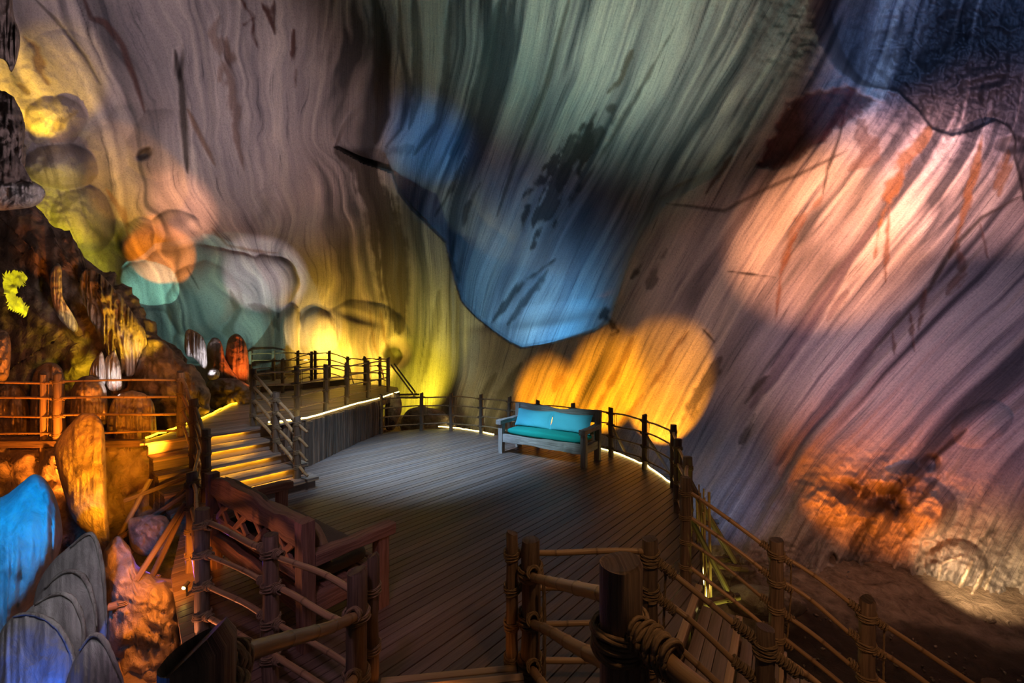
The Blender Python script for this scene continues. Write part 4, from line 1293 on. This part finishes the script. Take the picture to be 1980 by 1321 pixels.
led('glowing light strip along the top of the log palisade', [(*p, .925) for p in ((-4.30, 7.30), (-3.97, 7.55), (-3.83, 7.8), (-3.62, 9.6), (-3.37, 10.75), (-3.33, 11.6), (-3.28, 12.0))], r=.014)
led('glowing yellow light strip along the left edge of the landing', [(*p, .925) for p in ((-5.40, 6.1), (-5.48, 6.6), (-5.8, 7.75), (-6.12, 8.6), (-6.5, 9.6), (-6.3, 9.75))], 'led_orange', .014)
led('glowing light strip on the back edge of the deck left of the blue bench', [(*G(px, py), .012) for px, py in ((848, 826), (890, 829), (925, 835), (955, 841))], r=.013)
led('glowing light strip on the deck edge right of the blue bench', [(*G(px, py), .012) for px, py in ((1148, 866), (1180, 873), (1205, 882), (1250, 901), (1300, 936))], r=.012)
led('glowing light strip hung below the right edge of the deck', [(2.60, 5.9, -.2), (2.38, 5.3, -.25), (2.2, 4.7, -.3), (2.02, 4.3, -.35), (1.95, 4.05, -.4)], r=.016)
for k, (l0, l1) in enumerate(((.18, .80), (.12, .85), (.10, .95), (.3, 1.1))):
    zt = RISE * (4 - k) + RISE
    if k == 3:
        zt = RISE * 1 + RISE
    n0 = FR + RUN * ({0: 4, 1: 3, 2: 2, 3: 1}[k])
    zt = RISE * ({0: 5, 1: 4, 2: 3, 3: 2}[k])
    led(('highest', 'second highest', 'second lowest', 'lowest')[k] + ' of the amber light strips under the nosings of the steps', [(*S(l0, n0 - .012), zt - .036), (*S(l1, n0 - .012), zt - .036)], 'led_riser', .006, 'light strips under the steps')
led('amber light strip under a tread of the steps going down right', [(*R(-.28, .362), -.215), (*R(-.70, .362), -.215)], 'led_orange', .012)

# ------------------------------------------------------------------ benches and cushions
def bench(loc, rot, label, mat, lattice):
    t = thing('timber_bench', loc, label, 'bench')
    c, s = math.cos(rot), math.sin(rot)

    def P(x, y, z):
        return Vector((loc[0] + c * x - s * y, loc[1] + s * x + c * y, z))
    UPY = P(0, 1, 0) - P(0, 0, 0)
    for sx in (-1, 1):
        part_beam('leg', mat, t, P(sx * .945, -.33, 0), P(sx * .945, -.33, .62), .105, .105, up=UPY, seg=8, jit=.006)
        part_beam('back_post', mat, t, P(sx * .94, .325, 0), P(sx * .955, .345, .98), .115, .105, up=UPY, seg=10, jit=.006)
        part_beam('armrest', mat, t, P(sx * .95, -.44, .66), P(sx * .95, .29, .665), .125, .085, seg=8, jit=.006, wave=.006)
        part_beam('side_rail', mat, t, P(sx * .945, -.28, .31), P(sx * .945, .28, .31), .06, .15, seg=6, jit=.005)
    part_beam('front_rail', mat, t, P(-.90, -.335, .325), P(.90, -.335, .325), .06, .165, seg=24, jit=.006, wave=.016)
    part_beam('back_rail', mat, t, P(-.89, .33, .31), P(.89, .33, .31), .06, .13, seg=16, jit=.006, wave=.01)
    part_beam('top_rail', mat, t, P(-.90, .345, .86), P(.90, .345, .86), .06, .205, seg=30, jit=.008, wave=.022)
    part_beam('middle_rail', mat, t, P(-.89, .335, .53), P(.89, .335, .53), .05, .09, seg=16, jit=.006, wave=.008)
    for y in (-.24, -.12, 0, .12, .24):
        part_beam('seat_slat', mat, t, P(-.92, y, .375), P(.92, y, .375), .10, .03, seg=4)
    if lattice:
        for k in range(4):
            x = -.66 + .44 * k
            part_beam('lattice_bar', mat, t, P(x - .13, .345, .57), P(x + .13, .345, .76), .05, .03, up=UPY, seg=3)
            part_beam('lattice_bar', mat, t, P(x + .13, .35, .57), P(x - .13, .35, .76), .05, .03, up=UPY, seg=3)
    return P


def cushion(P, w, dp, h, z, mat, name, label, cat):
    nu, nv = 56, 18
    v, f = [], []
    for j in range(nv + 1):
        ph_ = -math.pi / 2 + math.pi * j / nv
        cz, rr_ = math.sin(ph_), math.cos(ph_)
        cz = math.copysign(abs(cz) ** .6, cz)
        rr_ = max(rr_, 1e-4) ** .42
        for i in range(nu):
            th = 2 * math.pi * i / nu
            a, b = math.cos(th), math.sin(th)
            x = math.copysign(abs(a) ** .28, a) * rr_ * w / 2
            y = math.copysign(abs(b) ** .35, b) * rr_ * dp / 2
            k = .92 + .12 * math.cos(x * 2.2)
            v.append(P(x, y, z + h / 2 + cz * h / 2 * (k if cz > 0 else 1)))
    for j in range(nv):
        for i in range(nu):
            i2 = (i + 1) % nu
            f.append((j * nu + i, j * nu + i2, (j + 1) * nu + i2, (j + 1) * nu + i))
    o = link_mesh(name, v, f, mat, None, None, None, 3.1)
    return tag(o, label, cat)


def pillow(P, cx, w, h, th, y0, z0, lean, mat, label, group=None, twist=0.0):
    n = 22
    v, f = [], []
    for sd in (1, -1):
        for j in range(n + 1):
            for i in range(n + 1):
                u, q = -1 + 2 * i / n, -1 + 2 * j / n
                x = w / 2 * u * (1 - .05 * (1 - q * q))
                zz = h / 2 * q * (1 - (.16 if q > 0 else .06) * (1 - u * u))
                t_ = th / 2 * (max(0, 1 - u ** 4) * max(0, 1 - q ** 4)) ** .5 * (1 + .06 * math.sin(7 * u + 3 * q))
                yy = -sd * t_
                zr = zz * math.cos(lean) - yy * math.sin(lean) * 0
                yr = yy + (zz + h / 2) * math.sin(lean)
                v.append(P(cx + x, y0 + yr + twist * x, z0 + h / 2 * math.cos(lean) + zr))
    m = (n + 1) * (n + 1)
    for sd in range(2):
        for j in range(n):
            for i in range(n):
                q = (sd * m + j * (n + 1) + i, sd * m + j * (n + 1) + i + 1, sd * m + (j + 1) * (n + 1) + i + 1, sd * m + (j + 1) * (n + 1) + i)
                f.append(q if sd == 0 else q[::-1])
    rim = [i for i in range(n + 1)] + [j * (n + 1) + n for j in range(1, n + 1)] + [n * (n + 1) + i for i in range(n - 1, -1, -1)] + [j * (n + 1) for j in range(n - 1, 0, -1)]
    for a, b in zip(rim, rim[1:] + rim[:1]):
        f.append((b, a, a + m, b + m))
    o = link_mesh('pillow', v, f, mat, None, None, None, 3.1)
    return tag(o, label, 'pillow', group)


P1 = bench((.745, 8.53, 0), -math.radians(34), 'weathered grey timber bench with teal cushion by the back railing', M['weathered'], False)
cushion(P1, 1.78, .60, .145, .392, M['teal'], 'seat_cushion', 'long flat teal seat cushion on the grey bench', 'cushion')
pillow(P1, -.435, .90, .40, .2, .08, .525, .42, M['aqua'], 'light blue oblong pillow leaning on the left half of the grey bench')
pillow(P1, .435, .90, .40, .2, .08, .525, .42, M['aqua'], 'light blue oblong pillow leaning on the right half of the grey bench')
P2 = bench((-2.11, 3.955, 0), math.radians(143), 'dark reddish timber bench in front, seen from behind', M['red_timber'], True)
cushion(P2, 1.78, .60, .145, .392, M['olive'], 'seat_cushion', 'dark olive seat cushion on the reddish bench seen from behind', 'cushion')
pillow(P2, -.47, .80, .42, .2, .08, .525, .42, M['tan'], 'tan pillow at the near end of the reddish bench')
pillow(P2, .5, .80, .44, .2, .08, .525, .40, M['olive'], 'dark olive pillow at the far end of the reddish bench')


# ------------------------------------------------------------------ rocks and stalagmites
def inflate(name, poly, d0, T, mat, label, cat='rock', rough=.12, ns=40., streak=0.0, lean=0.0, group=None, rings=26, hole=None, hard=1.0, seg=150, edge=None):
    """closed rock solid with this outline at distance d0 and half thickness T"""
    p = [Vector((a, b)) for a, b in poly]
    for _ in range(2):
        q = []
        for a, b in zip(p, p[1:] + p[:1]):
            q += [a.lerp(b, .25), a.lerp(b, .75)]
        p = q
    pts = np.array(p)
    dd = np.hypot(*(np.roll(pts, -1, 0) - pts).T)
    cum = np.concatenate([[0], np.cumsum(dd)])
    tt = np.linspace(0, cum[-1], seg, endpoint=False)
    cl = np.vstack([pts, pts[:1]])
    bx, by = np.interp(tt, cum, cl[:, 0]), np.interp(tt, cum, cl[:, 1])
    cx, cy = pts.mean(0)
    size = math.sqrt((pts[:, 0].max() - pts[:, 0].min()) * (pts[:, 1].max() - pts[:, 1].min()))
    sd = int(abs(cx * 3 + cy * 7)) % 97
    k = fbm(bx / (ns * .5), by / (ns * .5), 3, sd) * rough * .25
    bx, by = cx + (bx - cx) * (1 + k * .5), cy + (by - cy) * (1 + k * .5)
    if edge:
        bx, by = bx + edge * fbm(bx / 30, by / 30, 4, sd + 9, .6), by + edge * fbm(bx / 30, by / 30, 4, sd + 10, .6)
    Rr = np.hypot(bx - cx, by - cy)
    Rs = Rr
    for _ in range(3):
        Rs = np.convolve(np.concatenate([Rs[-12:], Rs, Rs[:12]]), np.ones(25) / 25, 'valid')
    # two faces on a square grid wrapped onto the outline, so the cells stay even
    m = 40 + rings * 1
    g = np.linspace(-1, 1, m + 1)
    U, Vv = np.meshgrid(g, g)
    big = np.abs(U) >= np.abs(Vv)
    r = np.maximum(np.abs(U), np.abs(Vv))
    with np.errstate(divide='ignore', invalid='ignore'):
        th = np.where(big, math.pi / 4 * Vv / U + np.where(U < 0, math.pi, 0), math.pi / 2 - math.pi / 4 * U / Vv + np.where(Vv < 0, math.pi, 0))
    th = np.nan_to_num(th)
    fr = (th / (2 * math.pi)) % 1.0 * seg
    tq = np.arange(seg + 1)
    wr = lambda q: np.interp(fr, tq, np.concatenate([q, q[:1]]))
    ex, ey, rr1, rs1 = wr(bx), wr(by), wr(Rr), wr(Rs)
    a = r * math.pi / 2
    s = np.sin(a) ** 1.1
    x, y = cx + (ex - cx) * s, cy + (ey - cy) * s
    mixk = smooth(.55, 1, s)
    prof = ((1 - mixk) * np.sqrt(1 - np.clip(s * rr1 / rs1, 0, .98) ** 2) + mixk * np.cos(a)) ** hard
    nz = (np.abs(fbm(x / ns, y / ns, 4, sd + 1, .5)) * 2 - .5) * rough + fbm(x / (ns * .4), y / (ns * .4), 2, sd + 3) * rough * .35
    if streak:
        nz = nz + streak * (np.abs(fbm(x / (ns * .25), y / (ns * 3), 2, sd + 2)) * 2 - .4)
    fade = np.clip((1 - r) / .15, 0, 1)
    V, F = [], []
    idx = np.arange((m + 1) ** 2).reshape(m + 1, m + 1)
    for side in (-1, 1):
        dq = d0 + side * T * prof + side * nz * T * fade * (.4 + .6 * prof) + lean * (y - cy) / size * T
        V.append(np.stack(W(x, y, dq), -1).reshape(-1, 3))
        o = 0 if side < 0 else (m + 1) ** 2
        q = np.stack([idx[:-1, :-1], idx[1:, :-1], idx[1:, 1:], idx[:-1, 1:]], -1).reshape(-1, 4) + o
        F.append(q if side < 0 else q[:, ::-1])
    V, F = np.concatenate(V), np.concatenate(F)
    if hole is not None:
        c = V[F].mean(1)
        px, py = CX + c[:, 0] / c[:, 1] * FPX, CY + (CAM_H - c[:, 2]) / c[:, 1] * FPX
        F = F[~inside(px, py, hole)]
    o = link_mesh(name, V, F, M[mat], None, None, None, 3.1, True)
    return tag(o, label, cat, group)


WINDOW = [(6, 530), (25, 523), (45, 526), (51, 538), (46, 551), (32, 560), (33, 573), (42, 577), (55, 595), (54, 612), (20, 600), (12, 575), (5, 550)]
inflate('rock', [(-90, 330), (30, 350), (70, 395), (110, 440), (150, 480), (190, 515), (235, 560), (275, 600), (310, 640), (350, 690), (385, 735), (400, 790), (330, 830), (150, 850), (-90, 850)], 8.9, .7, 'dark_rock', 'large dark rough rock slope on the left with a glowing yellow gap', 'rock', .35, 70, .12, hole=WINDOW, rings=110, seg=340, lean=-.6, edge=26)
inflate('stalactite', [(-30, -40), (25, -40), (24, 30), (40, 62), (38, 100), (22, 148), (14, 120), (2, 112), (-30, 110)], 7.2, .3, 'dark_rock', 'dark fluted stalactite hanging at the top left corner', 'stalactite', .2, 30, .4)
inflate('rock', [(-40, 170), (22, 175), (42, 205), (48, 260), (55, 300), (52, 345), (70, 370), (40, 385), (-40, 380)], 7.3, .45, 'dark_rock', 'dark brown jagged rock at the left edge above the pale knob', 'rock', .4, 32, .15, edge=10)
inflate('rock', [(-30, 352), (30, 345), (75, 352), (92, 375), (70, 400), (30, 405), (-30, 410)], 7.2, .35, 'flowstone', 'pale grey knob of rock on the left slope', 'rock', .35, 30, .15)
inflate('flowstone', [(160, 515), (190, 525), (225, 560), (262, 610), (290, 656), (268, 690), (258, 735), (225, 720), (195, 660), (165, 600), (150, 550)], 8.0, .35, 'brown_rock', 'rough flowstone face glowing yellow on the left slope', 'rock', .35, 26, .5, lean=-.4)
inflate('flowstone', [(110, 505), (122, 520), (112, 545), (125, 585), (150, 620), (152, 645), (135, 640), (108, 610), (98, 570), (95, 530)], 7.9, .2, 'flowstone', 'grey winding rib of flowstone beside the yellow gap', 'rock', .2, 26, .2)
inflate('rock', [(250, 800), (258, 730), (262, 690), (285, 660), (305, 652), (330, 668), (345, 690), (385, 715), (402, 750), (408, 775), (400, 800), (350, 840), (280, 850)], 8.1, .5, 'dark_rock', 'dark brown rock mass behind the head of the steps', 'rock', .3, 36, .1, edge=10)
inflate('rock', [(395, 790), (392, 745), (425, 728), (470, 735), (492, 755), (496, 780), (450, 800)], 9.9, .35, 'dark_rock', 'low dark rock mound beside the landing', 'rock', .4, 26)
inflate('stalagmite', [(440, 745), (434, 690), (440, 655), (455, 643), (470, 652), (480, 675), (483, 760), (470, 770)], 10.6, .4, 'brown_rock', 'red orange rounded stalagmite beside the landing', 'stalagmite', .2, 30, .1)
inflate('stalagmite', [(402, 745), (398, 680), (405, 655), (420, 651), (430, 665), (436, 700), (465, 735), (470, 760), (430, 750)], 10.3, .35, 'brown_rock', 'dark leaning stalagmite with an orange edge beside the white one', 'stalagmite', .25, 28, .15)
inflate('stalagmite', [(356, 650), (362, 634), (378, 640), (398, 655), (402, 712), (394, 715), (375, 690), (357, 690)], 9.6, .25, 'flowstone', 'white fluted stalagmite high above the head of the steps', 'stalagmite', .12, 24, .7)
inflate('rock', [(400, 725), (404, 714), (416, 712), (425, 718), (425, 730), (412, 736), (402, 733)], 9.3, .14, 'flowstone', 'small pale rounded stone on the dark mound', 'rock', .25, 12)
inflate('stalagmite', [(172, 720), (178, 700), (190, 688), (197, 676), (204, 700), (206, 735), (200, 752), (185, 752), (172, 735)], 7.3, .22, 'flowstone', 'pointed white stalagmite, left one of the bright pair', 'stalagmite', .1, 24, .4)
inflate('stalagmite', [(203, 690), (214, 686), (222, 672), (227, 690), (233, 705), (237, 735), (236, 756), (208, 758), (203, 720)], 7.25, .22, 'flowstone', 'broad white fluted stalagmite, right one of the bright pair', 'stalagmite', .1, 24, .6)
inflate('stalagmite', [(52, 860), (58, 790), (60, 735), (72, 708), (92, 699), (113, 704), (125, 722), (127, 790), (132, 860), (90, 880)], 7.0, .45, 'brown_rock', 'stout orange stalagmite with a grey crown at the left railing', 'stalagmite', .12, 34, .1)
inflate('stalagmite', [(-30, 870), (-20, 760), (8, 740), (40, 745), (56, 780), (60, 860), (30, 885)], 7.1, .45, 'brown_rock', 'low orange stalagmite at the left edge behind the railing', 'stalagmite', .2, 34, .15)
inflate('rock', [(-40, 740), (-30, 640), (10, 635), (22, 655), (22, 700), (14, 745)], 6.7, .35, 'brown_rock', 'rust coloured rock lobe at the left edge of the slope', 'rock', .25, 28)
inflate('stalagmite', [(134, 840), (136, 760), (146, 735), (168, 724), (195, 732), (208, 755), (212, 840)], 6.9, .4, 'brown_rock', 'blunt grey topped orange stalagmite below the bright white pair', 'stalagmite', .15, 30, .1)
inflate('rock', [(205, 870), (208, 790), (225, 762), (262, 754), (292, 765), (302, 800), (305, 870), (298, 960), (230, 980)], 6.7, .4, 'brown_rock', 'orange ribbed rock column left of the steps', 'rock', .25, 30, .3)
inflate('rock', [(-60, 850), (120, 835), (300, 850), (325, 920), (318, 1000), (300, 1060), (100, 1080), (-60, 1060)], 6.6, .7, 'brown_rock', 'dim rock bank below the left railing', 'rock', .35, 50)
inflate('stalagmite', [(103, 870), (112, 845), (140, 815), (160, 795), (198, 806), (204, 850), (206, 950), (211, 1020), (214, 1072), (196, 1078), (180, 1040), (140, 1010), (122, 950), (108, 900)], 4.9, .3, 'brown_rock', 'tall glowing orange slab of flowstone with a sharp right edge', 'stalagmite', .10, 26, .08, hard=.8)
inflate('rock', [(246, 1010), (255, 1000), (300, 993), (328, 1000), (332, 1040), (325, 1075), (280, 1080), (250, 1060)], 4.9, .3, 'brown_rock', 'square brown boulder in the pit left of the deck', 'rock', .3, 30)
inflate('rock', [(195, 1120), (200, 1060), (225, 1030), (250, 1050), (262, 1090), (300, 1120), (340, 1130), (350, 1200), (340, 1330), (260, 1400), (200, 1400)], 4.3, .45, 'brown_rock', 'rough orange rock below the tall slab', 'rock', .22, 30, .0, edge=8)
# near flowstone shells
inflate('flowstone', [(-160, 1300), (-150, 1000), (-60, 960), (0, 968), (40, 935), (66, 913), (88, 925), (108, 960), (118, 1000), (123, 1045), (100, 1110), (60, 1190), (20, 1240), (0, 1340), (-80, 1400)], 3.2, .4, 'shell', 'smooth blue lit flowstone mound at the lower left', 'rock', .06, 60, .08)
SHELLS = [([(60, 1200), (70, 1130), (100, 1085), (130, 1060), (176, 1020), (190, 1045), (200, 1090), (206, 1160), (210, 1235), (180, 1300), (100, 1330), (40, 1300)], 2.62, .12, 'tallest grey flowstone blade, standing behind the other curved blades'),
          ([(30, 1330), (50, 1200), (80, 1140), (120, 1100), (155, 1100), (175, 1130), (188, 1180), (190, 1230), (160, 1300), (90, 1380)], 2.48, .12, 'second curved grey flowstone blade with a white rim'),
          ([(0, 1340), (20, 1220), (60, 1170), (110, 1140), (140, 1150), (158, 1180), (168, 1230), (150, 1300), (60, 1400)], 2.36, .12, 'third curved grey flowstone blade in the nest of blades'),
          ([(-20, 1360), (-10, 1240), (20, 1190), (60, 1180), (110, 1200), (140, 1250), (150, 1300), (100, 1400), (0, 1420)], 2.24, .13, 'low curved flowstone blade at the bottom left corner'),
          ([(100, 1400), (130, 1310), (150, 1260), (175, 1222), (198, 1228), (215, 1260), (232, 1300), (246, 1340), (220, 1420)], 2.14, .14, 'rounded flowstone blade at the bottom edge, nearest of the nest')]
for poly, d0, T, lb in SHELLS:
    sh = inflate('flowstone', poly, d0, T * .6, 'shell', lb, 'rock', .05, 50, .10, hard=.4, group='curved flowstone blades')
    k0 = min(range(len(poly)), key=lambda i: poly[i][1])
    arc = [poly[(k0 + i) % len(poly)] for i in range(-1, 5)]
    mb = MB()
    pts_ = []
    for (xa, ya), (xb, yb) in zip(arc[:-1], arc[1:]):
        for q in range(5):
            pts_.append(W(xa + (xb - xa) * q / 5, ya + (yb - ya) * q / 5, d0 - T * .5))
    pts_ = [(Vector(pts_[max(i - 2, 0)]) + Vector(pts_[max(i - 1, 0)]) + Vector(pts_[i]) + Vector(pts_[min(i + 1, len(pts_) - 1)]) + Vector(pts_[min(i + 2, len(pts_) - 1)])) / 5 for i in range(len(pts_))]
    cm = Vector(W(sum(p[0] for p in poly) / len(poly), sum(p[1] for p in poly) / len(poly), d0))
    pts_ = [p.lerp(cm, .035) for p in pts_]
    tube(mb, pts_, [.004 + .007 * math.sin(math.pi * i / (len(pts_) - 1)) for i in range(len(pts_))], 8, jit=.3)
    r_ = mb.build('rim', M['flowstone'], sh, 3.1)
    r_['label'] = 'pale rounded rim of the blade'
inflate('rock', [(742, 830), (745, 775), (752, 762), (768, 758), (778, 775), (776, 800), (770, 815), (760, 835)], 11.6, .3, 'brown_rock', 'pale boulder wedged between the palisade end and the wall', 'rock', .2, 26)
inflate('rock', [(770, 840), (780, 800), (800, 785), (850, 790), (880, 815), (900, 850), (850, 880)], 12.6, .4, 'brown_rock', 'low rock ledge behind the left end of the back railing', 'rock', .3, 26)
inflate('rock', [(1895, 1215), (1900, 1195), (1916, 1188), (1930, 1196), (1930, 1212), (1912, 1222)], 5.7, .14, 'brown_rock', 'small brown boulder at the foot of the right wall in warm light', 'rock', .3, 14)
inflate('rock', [(1940, 1205), (1950, 1195), (1965, 1215), (1985, 1235), (1990, 1250), (1960, 1245)], 5.6, .1, 'brown_rock', 'pale slanting stone at the right edge', 'rock', .25, 14)
inflate('rock', [(1395, 1150), (1420, 1128), (1470, 1130), (1530, 1150), (1570, 1170), (1540, 1200), (1480, 1210), (1420, 1190)], 5.6, .4, 'brown_rock', 'pale rounded bank of rock beyond the right steps', 'rock', .12, 40)
inflate('rock', [(1330, 1160), (1340, 1090), (1365, 1055), (1410, 1050), (1450, 1080), (1470, 1110), (1440, 1140), (1380, 1170)], 6.1, .3, 'brown_rock', 'bluish lit jagged rock behind the right railing', 'rock', .45, 24)

# chips and flakes on the dark floor of the right pit
mb = MB()
for _ in range(420):
    x, y = 2.6 + random.random() * 4.2, 2.6 + random.random() * 3.2
    if y > 5.7 - .4 * (x - 4.2):
        continue
    z = float(ground_z(x, y)) + .035
    r = .012 + random.random() * .03
    th = random.random() * 6.28
    c_, s_ = math.cos(th), math.sin(th)
    v = [(x + c_ * r, y + s_ * r, z), (x - s_ * r * .5, y + c_ * r * .5, z + .004), (x - c_ * r, y - s_ * r, z), (x + s_ * r * .5, y - c_ * r * .5, z + .004), (x, y, z + .012), (x, y, z - .03)]
    g_ = .5 + random.random()
    mb.add(v, [(0, 1, 4), (1, 2, 4), (2, 3, 4), (3, 0, 4), (1, 0, 5), (2, 1, 5), (3, 2, 5), (0, 3, 5)], None, [(g_, g_, g_)] * 6)
o = mb.build('stone_chips', M['ground'], None, 3.1)
tag(o, 'scattered pale chips on the dark floor of the right pit', 'gravel', None, 'stuff')

# small floodlight in the left pit
fl_ = thing('floodlight', W(355, 1150, 3.75), 'tiny glowing amber spotlight low beside the left deck posts', 'lamp')
mb = MB()
q = Vector(W(356, 1136, 3.75))
tube(mb, [q + Vector((.0, .05, .02)), q + Vector((.0, -.005, -.003))], [.016, .02], 10)
mb.build('housing', M['metal'], fl_)
mb = MB()
tube(mb, [q + Vector((0, -.006, -.003)), q + Vector((0, -.012, -.005))], [.017, .013], 10)
mb.build('lens', M['bulb'], fl_)
mb = MB()
tube(mb, [q + Vector((.0, .03, 0)), q + Vector((.02, .03, -.85))], .008, 6)
mb.build('stake', M['metal'], fl_)
